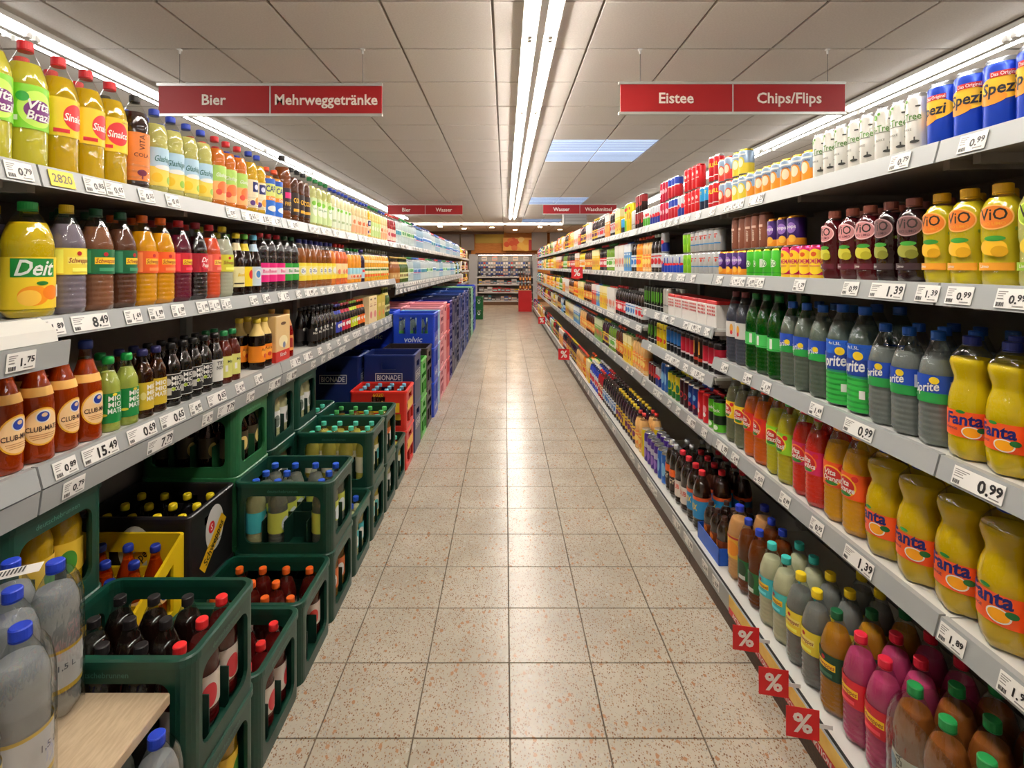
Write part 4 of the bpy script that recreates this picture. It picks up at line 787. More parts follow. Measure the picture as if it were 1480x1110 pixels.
for key, short, desc, c1, cap, lab, spot in (
    ('dt_blue', 'blue cleaner', 'blue cleaner bottle with white label', (40, 70, 190), (230, 230, 230), (220, 230, 240), (220, 50, 60)), ('dt_white', 'white cleaner', 'white cleaner bottle with blue label', (232, 232, 226), (60, 110, 190), (70, 140, 200), (240, 220, 80)), ('dt_pink', 'pink softener', 'pink softener bottle with white label', (226, 110, 150), (220, 60, 120), (240, 226, 230), (180, 60, 130)),
    ('dt_green', 'green cleaner', 'green cleaner bottle with yellow label', (60, 160, 80), (240, 220, 60), (240, 226, 120), (40, 110, 60)), ('dt_teal', 'turquoise cleaner', 'turquoise cleaner bottle with blue cap', (80, 190, 196), (40, 90, 170), (226, 240, 240), (40, 100, 170))):
    prod(key, 'cleaner_bottle', 'bottle', short, desc, 'pet', .27, .04, (c1, 'd'), cap, [(.2, .6, lab)], [('e', 0, .1, .022, .028, spot)], shell=(230, 230, 230))

# ------------------------------------------------------------------ stocking the shelves
label_group = {}
class Row:
    def __init__(s, side, z, ordw, xlip, y=1.0, gap=.022):
        s.side, s.z, s.ord, s.xlip, s.y, s.gap = side, z, ordw, xlip, y, gap
        s.where = 'above the crates' if side < 0 else 'opposite the crates'; s.prev = None; s.log = []
    def go(s, px, r=.042):
        s.y = max(s.y, F * (s.xlip + s.gap + r) / abs(px - CX) - r); return s
    def label(s, p):
        base = p['desc']
        nw = lambda q: len(q.replace('-', ' ').replace('/', ' ').split())
        cand = [f"{base}, {s.ord} shelf {s.where}", f"{base} beside {s.prev} on {s.ord} shelf", f"{base} next to the {s.prev} {s.where}", f"{base} by {s.prev}, {s.ord} shelf {s.where}", f"{base} after {s.prev}, {s.ord} row", f"{base}, {s.ord} shelf"]
        cand = [q for q in cand if nw(q) <= 16 and 'None' not in q]
        lab = next((q for q in cand if q not in label_group), cand[0])
        if lab not in label_group: label_group[lab] = f"{p['short']} row, {s.ord} shelf {s.where}, set {len(label_group) + 1}"
        return lab, label_group[lab]
    def add(s, key, n, rows=1, layers=1, pitch=None, jit=.0, back=0.0, near=None):
        p = P[key]; wd = p.get('w', 2 * p['r']); dp = p.get('d', 2 * p['r']); pt = pitch or wd + .004
        lab, grp = s.label(p); before = s.prev; s.log.append((key, round(s.y, 2)))
        for i in range(n):
            y = s.y + wd / 2 + i * pt
            for k in range(rows):
                for l in range(layers):
                    x = s.side * (s.xlip + s.gap + dp / 2 + k * (dp + .013) + back + rnd.uniform(0, .006))
                    box = p['shape'] in ('box', 'brick')
                    a = (-12 if s.side < 0 else 192) + (0 if box else rnd.uniform(-16, 16))
                    if box: a = 0 if s.side < 0 else 180
                    own, og = lab, grp
                    if y < 5 and n > 1 and n <= 10 and before and l == 0 and k < 2:
                        q = ('rear-row ' if k else '') + f"{p['desc']}, {ORD[i]} from the {before}"
                        for q in (q + f", {s.ord} shelf", q):
                            if len(q.replace('-', ' ').split()) <= 16 and q not in label_group: own = q; label_group[q] = og = grp; break
                    put(key, x, y, s.z + .0012 + l * (p['H'] + .0012), R(a), own, og, (y < 3.35 and k == 0) or (y < 2.6 and k == 1) or (y < 1.9) if near is None else near)
        s.y += n * pt + .005; s.prev = p['short']; return s
    def fill(s, keys, y1, rows=1, lo=3, hi=7, layers=None):
        last = None
        while s.y < y1:
            k = rnd.choice([q for q in keys if q != last] or keys); last = k
            p = P[k]; wd = p.get('w', 2 * p['r'])
            n = min(rnd.randint(lo, hi), int((y1 - s.y) / (wd + .004)))
            if n < 1: break
            s.add(k, n, rows, (layers or {}).get(k, 1))
        return s

t = Row(-1, ZL[0], 'top', XL, 1.02)
t.add('vita', 3, 2).add('sinalco', 3, 2).add('spice', 1, 2).add('glas', 4, 2).add('orared', 3, 2).add('yelblu', 2, 2).add('capri', 2)
t.add('bigtea', 1).add('dark2', 3).add('limegreen', 4).add('paleblue', 5).add('palepeach', 5).add('yelblu', 1).add('palegreen', 4).add('palepeach', 3).add('redsoft', 4)
t.go(563).add('waterred', 3).add('watergreen', 3).fill(['waterred', 'watergreen', 'waterclear'], 6.6).fill(['waterblue', 'waterclear', 'waterblue', 'waterred'], 12.85, lo=5, hi=10)
t = Row(-1, ZL[1], 'middle', XL, 1.0)
t.add('s_bitter', 1, 2, back=.005); t.y = 1.205
t.add('deit', 1, 1); t.add('s_tonic', 1, 3).add('s_ginger', 1, 3).add('s_dry', 1, 3).add('s_orange', 2, 2).add('s_wild', 1, 2).add('pepper', 1, 2).add('s_red', 1, 2).add('s_lemon', 1, 2)
t.add('fizz1', 1, 2).add('fizz2', 1, 2).add('fizz3', 1, 2).add('pinkcola', 3, 2).add('greencola', 2, 2).add('tea_blue', 7).add('tea_red', 3).add('acebottle', 4).add('bluesyrup', 1).add('glassjuice', 9, pitch=.085)
t.fill(['glassjuice', 'amberglass'], 5.05)
t = Row(-1, 1.279, 'middle', XL, 5.13)
t.add('amberglass', 5).add('greenglass', 6).add('watergreen', 4).fill(['waterblue', 'waterclear', 'waterblue', 'waterred', 'watergreen', 'greenglass'], 12.85, lo=4, hi=9)
t = Row(-1, ZL[2], 'lower', XL, 1.07)
t.add('clubmate', 5, 2).add('mio_green', 2, 2).add('mio_yellow', 2, 2).add('mio_black', 4, 2).add('zero', 1, 2).add('rosemate', 2, 2)
t.go(372, .036).add('bitter', 2, 2).add('carrier_red', 1).add('redspirit', 1, 2, pitch=.10).go(452, .03).add('blackmate', 6, 2).add('fritzblue', 2, 2).add('fritzred', 3, 2).add('fritzgreen', 3, 2).add('fritzor', 3, 2)
t.go(526, .06).add('carrier_beige', 2).add('carrier_yellow', 2).fill(['greenglass'], 5.08)
for z, w_ in ((1.68, 'uppermost'), (1.35, 'upper'), (1.02, 'lower'), (.69, 'lowest')):
    t = Row(-1, z, w_ + ' end', XL, 12.95); t.fill(['jr_dark', 'jr_red', 'ct_white', 'jr_yellow', 'jr_black', 'ct_beige', 'jr_brown'], 15.4, lo=4, hi=8)

far_top = ['ct_yellow', 'jr_yellow', 'ct_white', 'ct_green', 'jr_dark', 'ct_orange', 'jr_orange', 'ct_red', 'jr_light']
far_mix = ['ct_orange', 'jr_red', 'jr_orange', 'ct_yellow', 'jr_yellow', 'jr_peach', 'ct_white', 'jr_brown', 'ct_red', 'jr_green', 'jr_cola']
far_low = ['jr_red', 'ct_orange', 'jr_yellow', 'ct_green', 'jr_dark', 'ct_beige', 'jr_brown', 'ct_yellow', 'jr_cola', 'ct_blue', 'jr_black', 'jr_peach']
clean = ['dt_blue', 'dt_white', 'dt_pink', 'dt_green', 'dt_teal']
t = Row(1, ZR[0], 'top', XR, 1.0)
t.add('spezi', 4).go(1384, .027).add('btree', 8).add('pelle_o', 7).add('pelle_y', 2, 1, 2).add('pelle_r', 2, 1, 2).go(1058, .027).add('bull', 2, 1, 2).add('bluecan', 2).add('redplain', 4, 1, 2).add('navycan', 2).add('rblue', 3, 1, 2).add('pinkcan', 3, 1, 2)
t.add('navycan', 4).add('whitegreen', 3).add('darkcan', 4, 1, 2).add('silverene', 2).add('chiptube', 2).add('chipgreen', 1).add('bluecan', 2).add('ct_yellow', 3).add('jr_light', 3).add('ct_orange', 3)
t.fill(far_top, 13.5, lo=3, hi=6).fill(clean, 16.7, lo=4, hi=7)
t = Row(1, ZR[1], 'second', XR, .99)
t.add('vio_lime', 1, 2).go(1462, .0375).add('vio_yellow', 3, 2).add('vio_dark', 2, 2).add('vio_berry', 3, 2).add('lomemo', 4, 2).go(1150, .0325).add('greencan', 4, 2).add('purplecan', 4, 1).add('silvercan', 6, 1, 2).add('limecan', 2, 1, 2).add('rbcan', 6, 1).add('navycan', 1, 1, 2)
t.add('jr_light', 3).add('jr_peach', 3).add('jr_orange', 2).add('jr_black', 2).add('ct_blue', 3).add('ct_white', 5)
t.fill(far_mix, 14.0, lo=4, hi=8).fill(clean, 16.7, lo=4, hi=7)
u = Row(1, ZR[1] + .1165, 'second', XR, 1.62); u.where = 'stacked on other cans'
u.go(1150, .0325).add('purplecan', 3).add('coppercan', 5)
t = Row(1, ZR[2], 'third', XR, .95)
t.go(1530, .0445).add('fanta1', 3, 2).go(1375, .041).add('sprite', 3, 3).add('spritewrap', 2, 2).add('sprite15', 3, 2).add('greensoda', 3, 2).add('smokywater', 2, 1)
u = Row(1, 1.149, 'white rail', XR, 2.53); u.add('dotbox', 4).add('dotbox', 2).add('silverene', 2, 2).add('blackgreen', 7, 2)
u = Row(1, .909, 'lower white rail', XR, 2.53); u.add('redene', 3, 2).add('goldene', 2, 2).add('redene', 3, 2).add('blueene', 4, 2).add('yellowene', 3).add('blackgreen', 3, 2)
t.y = 3.9
t.add('jr_light', 3).add('jr_black', 4).add('jr_cola', 5).add('ct_white', 5).add('ct_yellow', 5).add('ct_blue', 3).fill(far_mix, 14.0, lo=4, hi=8).fill(clean, 16.7, lo=4, hi=7)
t = Row(1, ZR[3], 'fourth', XR, .94)
t.go(1560, .055).add('fanta2', 5, 2, pitch=.118).go(1240, .0435).add('v_orange', 2, 2).add('v_carib', 2, 2).add('v_brazil', 2, 2).add('v_exotic', 2, 2).add('v_tropic', 2, 2)
t.z = .625; t.y = max(t.y, 2.52); t.add('vgreen', 2, 2).add('redstar', 2, 2).add('bluepattern', 2, 2).add('maroon', 2, 2).add('yelgreen', 3, 2).add('bluecola', 2).add('navycan', 2).add('darkcan', 3)
t.y = max(t.y, 3.83); t.z = ZR[3]
t.add('jr_peach', 5).add('ct_yellow', 4).add('jr_brown', 4).add('jr_green', 4).add('jr_dark', 4).fill(far_low, 14.2, lo=4, hi=8).fill(clean, 16.7, lo=4, hi=7)
t = Row(1, .16, 'bottom', XR - .125, .99, .03)
t.add('teapack', 3, 3).go(1290, .0425).add('p_pink', 2, 3).add('p_ginger', 1, 3).add('p_tonic', 2, 3).add('p_teal', 2, 2).add('deepteablue', 2, 2).add('applespritz', 1, 2)
tray_y = t.y + .02; t.y = tray_y + .27
t.add('colawrap', 2, 3).add('colawhite', 2, 3).add('energypet', 2, 3).add('bluecola', 2, 3).add('violetcan', 4, 2).add('yellowcan', 1, 2).add('jr_peach', 2, 2).add('jr_dark', 8, 2).add('jr_black', 7, 2).add('jr_red', 3, 2)
t.add('dt_blue', 6, 2).add('ct_yellow', 3, 2).add('jr_orange', 3, 2).fill(far_low, 14.5, lo=4, hi=8).fill(clean, 16.7, lo=4, hi=7)
# blue tray with dumpy cola bottles on the bottom shelf
xt0, xt1 = XR - .10, XR + .17
b1 = MB(); mb_ = mat((24, 84, 190), .4)
b1.box(xt0, xt1, tray_y, tray_y + .24, .1612, .164, mb_); obt = obj('cardboard_tray', b1.build('cardboard_tray')); tag(obt, 'blue cardboard tray of dumpy cola bottles on the bottom shelf', 'tray')
for nm, a in (('front_wall', (xt0, xt0 + .003, tray_y, tray_y + .24)), ('back_wall', (xt1 - .003, xt1, tray_y, tray_y + .24)), ('side_wall', (xt0, xt1, tray_y, tray_y + .003)), ('side_wall', (xt0, xt1, tray_y + .237, tray_y + .24))):
    b1 = MB(); b1.box(*a, .1642, .235, mb_); obj('tray_wall', b1.build('tray_wall'), obt)
for i in range(3):
    for j in range(3):
        put('colatray', xt0 + .045 + i * .072, tray_y + .045 + j * .073, .1645, pi + rnd.uniform(-.3, .3), 'dumpy brown cola bottle standing in the blue cardboard tray', 'cola bottles in the blue tray', True)

# ------------------------------------------------------------------ crates
GREEN_D, GREEN_L = (8, 56, 42), (34, 96, 56)
_cr = {}
def crate_parts(style, w_, d_, h_, c, logo=None):
    key = (style, w_, d_, h_, c, logo)
    if key in _cr: return _cr[key]
    m = mat(c, .38); rc = .034 if style == 'green' else .018; t = .010; out = []
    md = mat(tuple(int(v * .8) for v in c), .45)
    b1 = MB(); b1.bbox(-w_ / 2 + .008, w_ / 2 - .008, -d_ / 2 + .008, d_ / 2 - .008, .0012, .014, m, .004); out.append(('base', b1.build('base')))
    nx, ny = 4, 3; hd = h_ * (.42 if style == 'green' else .55)
    b1 = MB(); iw, idp = w_ - .034, d_ - .034
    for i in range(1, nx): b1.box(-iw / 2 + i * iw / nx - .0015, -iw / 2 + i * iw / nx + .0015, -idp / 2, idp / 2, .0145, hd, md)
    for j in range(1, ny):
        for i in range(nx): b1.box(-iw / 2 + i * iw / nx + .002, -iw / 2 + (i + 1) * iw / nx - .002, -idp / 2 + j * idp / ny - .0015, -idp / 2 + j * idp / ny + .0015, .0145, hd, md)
    out.append(('divider', b1.build('divider')))
    sides = [(w_, lambda x, y, z: (x, -d_ / 2 + y, z)), (d_, lambda x, y, z: (w_ / 2 - y, x, z)), (w_, lambda x, y, z: (-x, d_ / 2 - y, z)), (d_, lambda x, y, z: (-w_ / 2 + y, -x, z))]
    for n, (L_, T) in enumerate(sides):
        pw = L_ - 2 * rc; b1 = MB()
        if style == 'green': b1.rounded_hole(pw, h_ - .002, (-pw / 2 + .012, pw / 2 - .012, .042, h_ - .056), .030, t, m, T)
        elif style == 'slots':
            sw = pw * .17; hs = [(cx * pw - sw / 2, cx * pw + sw / 2, h_ * .42, h_ * .88) for cx in (-.30, 0, .30)]
            b1.holed(pw, h_ - .002, hs, t, m, T)
        elif style == 'handle': b1.holed(pw, h_ - .002, [(-.055, .055, h_ * .70, h_ * .83)], t, m, T)
        elif style == 'rib':
            hs = [(-pw / 2 + .02, -.012, h_ * .12, h_ * .42), (.012, pw / 2 - .02, h_ * .12, h_ * .42), (-.05, .05, h_ * .72, h_ * .86)]
            if n % 2: hs.append((-pw / 2 + .02, pw / 2 - .02, h_ * .50, h_ * .64))
            b1.holed(pw, h_ - .002, hs, t, m, T)
        elif style == 'slope':
            if n == 0: b1.holed(pw, h_ * .42, [], t, m, T)
            elif n == 2: b1.holed(pw, h_ - .002, [(-.07, .07, h_ * .55, h_ * .75)], t, m, T)
            else:
                f = lambda x: (x if n == 1 else -x)
                oq = [(-pw / 2, 0), (pw / 2, 0), (pw / 2, h_ - .002), (-pw / 2, h_ * .42)]; iq = [(-pw / 2 + .07, h_ * .12), (pw / 2 - .05, h_ * .12), (pw / 2 - .05, h_ * .72), (-pw / 2 + .07, h_ * .36)]
                vs = [T(f(x), y, z) for y in (0, t) for lst in (oq, iq) for x, z in lst]; fs = []
                for i in range(4):
                    j = (i + 1) % 4; q = [(i, j, 4 + j, 4 + i), (8 + i, 12 + i, 12 + j, 8 + j), (i, 8 + i, 8 + j, j), (4 + i, 4 + j, 12 + j, 12 + i)]
                    fs += q if n == 1 else [x[::-1] for x in q]
                b1.add(vs, fs, m)
        out.append(('side_panel', b1.build('side_panel')))
        if logo and (n in (0, 1)):
            lb = MB()
            if logo[0] == 'rim': ops = [('t', logo[1], 0, h_ - .036, .013, tuple(min(255, v + 60) for v in c), pw * .8, .006)]
            elif logo[0] == 'word': ops = [('t', logo[1], 0, h_ * .25, .055, logo[2], pw * .66, .014, .15)]
            elif logo[0] == 'framed': ops = [('r', -.105, .105, h_ * .45, h_ * .63, (230, 228, 224)), ('r', -.100, .100, h_ * .45 + .005, h_ * .63 - .005, c), ('t', logo[1], 0, h_ * .54, .040, (230, 228, 224), .18, .014)]
            elif logo[0] == 'gold': ops = [('t', logo[1], 0, h_ * .90, .028, (236, 190, 40), .16, .014), ('r', -pw / 2 + .03, pw / 2 - .03, h_ * .46, h_ * .70, (236, 196, 40))]
            elif logo[0] == 'splash': ops = [('e', .01, h_ * .60, .060, .085, (214, 214, 210)), ('r', -.07, .07, h_ * .40, h_ * .405, c), ('e', -.012, h_ * .64, .020, .022, (206, 36, 40)), ('t', 'S', -.012, h_ * .64, .024, W_), ('t', logo[1], .0, h_ * .42, .030, (30, 26, 22), .16, .012, .1, .75)]
            elif logo[0] == 'mark': ops = [('e', 0, h_ * .55, pw * .2, .05, (226, 232, 226)), ('e', 0, h_ * .57, pw * .13, .03, c)]
            if logo[0] == 'splash':
                bw = MB(); a = .75; cxx, czz = 0, h_ * .42
                quad = [(-.10, -.024), (.10, -.024), (.10, .024), (-.10, .024)]
                bw.add([T(cxx + x * cos(a) - z * sin(a), -.0012, czz + x * sin(a) + z * cos(a)) for x, z in quad], [(0, 1, 2, 3)], mat((240, 190, 30), .4)); out.append(('logo_band', bw.build('logo_band')))
            add_print(lb, ops, lambda u, z, k: T(u, -.001 - .0004 * k, z)); out.append(('lettering', lb.build('lettering')))
    for sx, sy, a0 in ((1, 1, 0), (-1, 1, pi / 2), (-1, -1, pi), (1, -1, 1.5 * pi)):
        if style == 'slope' and sy < 0: hh = h_ * .42
        else: hh = h_ - .002
        b1 = MB(); cx, cy = sx * (w_ / 2 - rc), sy * (d_ / 2 - rc); n = 5; vs = []; fs = []
        for k in range(n + 1):
            a = a0 + pi / 2 * k / n
            for rr, z in ((rc, .001), (rc, hh), (rc - t, hh), (rc - t, .001)): vs.append((cx + rr * cos(a), cy + rr * sin(a), z))
        for k in range(n):
            o_ = 4 * k; fs += [(o_, o_ + 4, o_ + 5, o_ + 1), (o_ + 1, o_ + 5, o_ + 6, o_ + 2), (o_ + 2, o_ + 6, o_ + 7, o_ + 3), (o_ + 3, o_ + 7, o_ + 4, o_)]
        fs += [(0, 1, 2, 3), (4 * n + 3, 4 * n + 2, 4 * n + 1, 4 * n)]
        b1.add(vs, fs, m, False); out.append(('corner_post', b1.build('corner_post')))
    if style != 'slope':
        b1 = MB(); n = 5; e = .0; vs = []; loop = []
        for sx, sy, a0 in ((1, 1, 0), (-1, 1, pi / 2), (-1, -1, pi), (1, -1, 1.5 * pi)):
            for k in range(n + 1): loop.append((sx * (w_ / 2 - rc), sy * (d_ / 2 - rc), a0 + pi / 2 * k / n))
        hr = .020 if style == 'green' else .016
        for cx, cy, a in loop:
            for rr, z in ((rc + .005, h_ - hr), (rc + .005, h_ - .004), (rc + .001, h_ - .0006), (rc - t - .002, h_ - .0006), (rc - t - .002, h_ - hr)): vs.append((cx + rr * cos(a), cy + rr * sin(a), z))
        q = len(loop); fs = [(5 * i + k, 5 * ((i + 1) % q) + k, 5 * ((i + 1) % q) + (k + 1) % 5, 5 * i + (k + 1) % 5) for i in range(q) for k in range(5)]
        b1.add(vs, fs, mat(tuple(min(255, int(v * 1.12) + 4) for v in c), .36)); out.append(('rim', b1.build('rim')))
    _cr[key] = out
    return out
_crf = {}
def put_crate(style, c, x, y, z, label, group=None, w_=.40, d_=.30, h_=.29, logo=None, rz=0.0, near=True):
    parts = crate_parts(style, w_, d_, h_, c, logo)
    if near:
        root = bpy.data.objects.new('beverage_crate', None); COL.objects.link(root); root.location = (x, y, z); root.rotation_euler = (0, 0, rz)
        for nm, me in parts: obj(nm, me, root)
    else:
        k = (style, w_, d_, h_, c, logo)
        if k not in _crf:
            mb = MB()
            for nm, me in parts:
                for p_ in me.polygons: pass
                ms = list(me.materials)
                for i, mm in enumerate(ms):
                    fs = [list(p_.vertices) for p_ in me.polygons if p_.material_index == i]
                    mb.add([tuple(v.co) for v in me.vertices], fs, mm)
            _crf[k] = mb.build('beverage_crate')
        root = obj('beverage_crate', _crf[k], None, (x, y, z), rz)
    tag(root, label, 'crate', group)
    return root

# bottles that stand in crates
def cb(key, short, liq, cap, lab, lab2, shape='cone', H=.262, r=.039, shell=None, txt=None):
    prod(key, 'crate_bottle', 'bottle', short, short, shape, H, r, liq, cap, [(.20, .52, lab)], [('e', 0, .085, .02, .03, lab2)] + ([('t', txt, 0, .095, .014, (60, 60, 60), .05)] if txt else []), shell=shell or (240, 244, 242))
cb('c_cola', 'black capped cola bottle', ((30, 14, 12), 'd'), (34, 30, 32), (50, 26, 24), (200, 40, 40))
cb('c_red', 'red capped cherry soda bottle', ((140, 26, 30), 't'), (226, 40, 44), (222, 210, 200), (206, 50, 60))
cb('c_orange', 'orange capped red soda bottle', ((126, 30, 24), 't'), (244, 104, 30), (232, 216, 206), (222, 60, 50))
cb('c_blue', 'blue capped clear lemon bottle', ((226, 226, 210), 'w'), (34, 84, 200), (206, 216, 90), (226, 236, 240))
cb('c_bluecloud', 'blue capped cloudy bottle', ((222, 216, 160), 'c'), (34, 84, 200), (70, 190, 200), W_)
cb('c_teal', 'turquoise capped lemon bottle', ((232, 212, 96), 'c'), (84, 206, 180), (236, 230, 200), (90, 190, 190))
cb('c_green', 'green capped spritzer bottle', ((206, 150, 70), 't'), (70, 170, 90), (226, 120, 60), W_)
cb('c_greenyellow', 'green capped yellow soda bottle', ((230, 180, 30), 'c'), (30, 120, 60), (240, 200, 60), (70, 140, 50))
cb('c_pale', 'pale lemonade bottle', ((228, 220, 170), 'c'), (150, 190, 90), (230, 230, 226), (110, 120, 110), txt='Limo')
cb('c_yellowcap', 'yellow capped black tonic bottle', ((24, 20, 22), 'd'), (240, 214, 30), (60, 60, 60), (220, 190, 40), shape='mio', H=.25, r=.031, shell=(200, 205, 210))
cb('c_mate', 'blue capped brown mate bottle', ((222, 132, 46), 't'), (28, 52, 150), (246, 206, 150), (34, 60, 150), shape='glass', H=.240, r=.034, shell=(238, 180, 116))
cb('c_dark', 'dark capped brown bottle', ((40, 22, 16), 'd'), (40, 40, 44), (70, 60, 40), (226, 200, 120), shape='glass', H=.262, r=.034, shell=(170, 110, 60))
cb('c_skycap', 'sky blue capped bottle', ((60, 30, 20), 'd'), (120, 190, 220), (236, 200, 50), (200, 40, 40), shape='glass', H=.27, r=.034)
cb('c_bluewater', 'bluish glass water bottle', ((190, 214, 230), 'w'), (60, 110, 190), (70, 130, 190), (240, 244, 240), shape='glass', H=.30, r=.036)
cb('c_water', 'clear glass water bottle', ((214, 232, 226), 'w'), (210, 216, 214), (90, 170, 80), (240, 244, 240), shape='glass', H=.29, r=.036)
for _k in ('c_water', 'c_bluewater', 'c_skycap'): P[_k]['name'] = 'crate_water_bottle'
def fill_crate(key, x, y, z, where, w_=.40, d_=.30, cols=range(4), rowsj=range(3), skip=(), mixed=None, near=True):
    iw, idp = w_ - .034, d_ - .034
    for i in cols:
        for j in rowsj:
            if (i, j) in skip: continue
            k = (mixed or {}).get((i, j), key)
            lab = f"{P[k]['short']} in the {where}"
            put(k, x - iw / 2 + (i + .5) * iw / 4, y - idp / 2 + (j + .5) * idp / 3, z + .0155, rnd.uniform(-.8, .3), lab, f"{P[k]['short']}s in the {where}", near)
XA, XB = -.905, -1.318            # centre lines of the two crate rows
RIM = ('rim', 'deutschebrunnen')
def green_stack(xc, yc, n, key, what, lowkey=None, c=GREEN_D, skip=(), mixed=None, logo=RIM, aisle_cols=(3,)):
    for k in range(n):
        top = (k == n - 1); z = k * .29
        pos = 'single crate' if n == 1 else ('top crate of its stack' if top else ('bottom crate of its stack' if k == 0 else 'middle crate of its stack'))
        shade = 'dark green' if c == GREEN_D else 'lighter green'
        put_crate('green', c, xc, yc, z, f"{shade} crate of {what}, {pos}", logo=logo)
        where = f"{shade} crate of {what}" if top else f"lower crate of {what}" 
        if top: fill_crate(key, xc, yc, z, where, skip=skip, mixed=mixed)
        else: fill_crate(lowkey or key, xc, yc, z, where, cols=aisle_cols)
green_stack(XA, 1.290, 2, 'c_cola', 'black capped cola', 'c_greenyellow', mixed={(3, 0): 'c_red', (3, 1): 'c_red', (3, 2): 'c_red'})
green_stack(XA, 1.600, 1, 'c_red', 'pinkish cherry soda', skip=[(0, 0), (1, 2)])
green_stack(XA, 1.910, 1, 'c_orange', 'orange capped red soda', skip=[(3, 1), (0, 1)])
green_stack(XA, 2.220, 2, 'c_blue', 'blue capped lemon soda', 'c_green', skip=[(2, 0), (2, 1)], mixed={(0, 0): 'c_bluecloud'})
green_stack(XA, 2.530, 1, 'c_bluecloud', 'cloudy soda with blue caps')
green_stack(XA, 2.840, 2, 'c_teal', 'turquoise capped lemon soda', 'c_teal')
green_stack(XA, 3.150, 2, 'c_green', 'green capped spritzer', 'c_pale', mixed={(0, 0): 'c_teal', (2, 1): 'c_teal', (3, 0): 'c_teal'})
green_stack(XA, 3.460, 1, 'c_teal', 'lemon soda by the red crates', skip=[(1, 1)])
# back row
green_stack(XB, 1.275, 3, 'c_greenyellow', 'green capped yellow soda', 'c_dark')
for k in range(2):
    put_crate('slope', (232, 196, 24), XB, 1.62, k * .265, 'yellow drinks crate with sloping sides, %s' % ('upper one holding brown mate' if k else 'under another yellow crate'), h_=.265, d_=.33, logo=None)
    fill_crate('c_mate', XB, 1.62, k * .265, 'yellow sloping crate' if k else 'lower yellow crate', d_=.33, cols=range(4) if k else (3,))
for k in range(2):
    put_crate('handle', (26, 24, 26), XB, 1.95, k * .285, 'black drinks crate with splashed logo, %s' % ('upper one of yellow capped tonic' if k else 'under another black crate'), h_=.285, logo=('splash', 'Schweppes'))
    if k: fill_crate('c_yellowcap', XB, 1.95, k * .285, 'black crate')
green_stack(XB, 2.265, 3, 'c_dark', 'brown bottles under the shelf', 'c_dark', c=GREEN_L, aisle_cols=(2, 3))
green_stack(XB, 2.575, 3, 'c_pale', 'pale lemonade under the shelf', 'c_pale', aisle_cols=(2, 3))
green_stack(XB, 2.885, 3, 'c_pale', 'lemonade beside the low crates', 'c_pale', aisle_cols=(2, 3))
green_stack(XB, 3.2, 2, 'c_teal', 'lemon soda behind the green caps', 'c_teal')
green_stack(XB, 3.51, 1, 'c_teal', 'lemon soda before the navy crates')
def stack(xc, y0, n, h_, style, c, desc, logo=None, key=None, near=True, w_=.40, d_=.30):
    for k in range(n):
        pos = 'only one' if n == 1 else ('topmost' if k == n - 1 else ('lowest' if k == 0 else 'middle')) + ' of its stack'
        put_crate(style, c, xc, y0 + d_ / 2, k * h_, f"{desc}, {pos}", h_=h_, logo=logo, near=near, w_=w_, d_=d_)
        if key and k == n - 1: fill_crate(key, xc, y0 + d_ / 2, k * h_, desc, w_=w_, d_=d_, near=y0 < 5.2)
RC, NV = (206, 44, 34), (18, 34, 92)
stack(XA, 3.63, 2, .285, 'rib', RC, 'red drinks crate with yellow panel', ('gold', '6020'), 'c_skycap')
stack(XA, 3.965, 2, .385, 'handle', NV, 'navy crate with framed white lettering beside red crates', ('framed', 'BIONADE'))
stack(XB, 3.90, 2, .385, 'handle', NV, 'navy crate with framed white lettering under the shelf', ('framed', 'BIONADE'))
stack(XA, 4.28, 2, .33, 'rib', (70, 170, 60), 'bright green crate behind the navy one', None)
stack(XA, 4.595, 2, .36, 'rib', (44, 34, 34), 'blackish brown crate before the blue ones', None)
VB = (24, 62, 190)
stack(XA + .02, 4.91, 3, .335, 'slots', VB, 'royal blue water crate with three slots by the aisle', ('word', 'volvic', (226, 232, 240)), 'c_water')
stack(XB, 5.115, 3, .335, 'slots', VB, 'royal blue water crate with three slots under shelf end', ('word', 'volvic', (226, 232, 240)))
seq = [((150, 196, 226), 'pale blue water crate'), ((226, 150, 160), 'pink water crate'), ((222, 140, 150), 'faded pink water crate'), ((210, 60, 70), 'red water crate'), ((40, 40, 130), 'violet blue crate'), ((20, 30, 70), 'dark navy crate'), ((24, 40, 90), 'ink blue crate'),
       ((16, 26, 60), 'blackish navy crate'), ((30, 54, 120), 'deep blue crate'), ((24, 60, 130), 'mid blue crate'), ((20, 40, 96), 'navy water crate'), ((30, 70, 150), 'steel blue crate'), ((20, 44, 104), 'midnight blue crate'), ((26, 60, 140), 'cobalt crate'), ((24, 50, 110), 'slate navy crate'),
       ((20, 80, 70), 'dark teal crate'), ((30, 96, 70), 'bottle green crate'), ((150, 206, 170), 'pale green crate'), ((120, 190, 160), 'mint crate'), ((30, 70, 150), 'denim blue crate'), ((24, 60, 190), 'bright blue crate at the row end'), ((30, 66, 200), 'last bright blue crate')]
y = 5.225
for i, (c, d) in enumerate(seq):
    st = ('slots', 'rib', 'handle')[i % 3]
    hh = (.330, .338, .345)[(i * 7) % 3]
    stack(XA, y, 3, hh, st, c, d + ' beside the aisle', None, ('c_water', 'c_bluewater')[i % 2] if y < 9.5 else None, near=y < 7.2)
    if 5.4 < y < 11: stack(XB, y, 3, hh, st, c, d + ' against the shelf back', None, near=False)
    y += .318
stack(-.72, 14.0, 2, .31, 'handle', (20, 96, 44), 'small green crate with white mark standing alone', ('mark', ''), w_=.22, d_=.30)

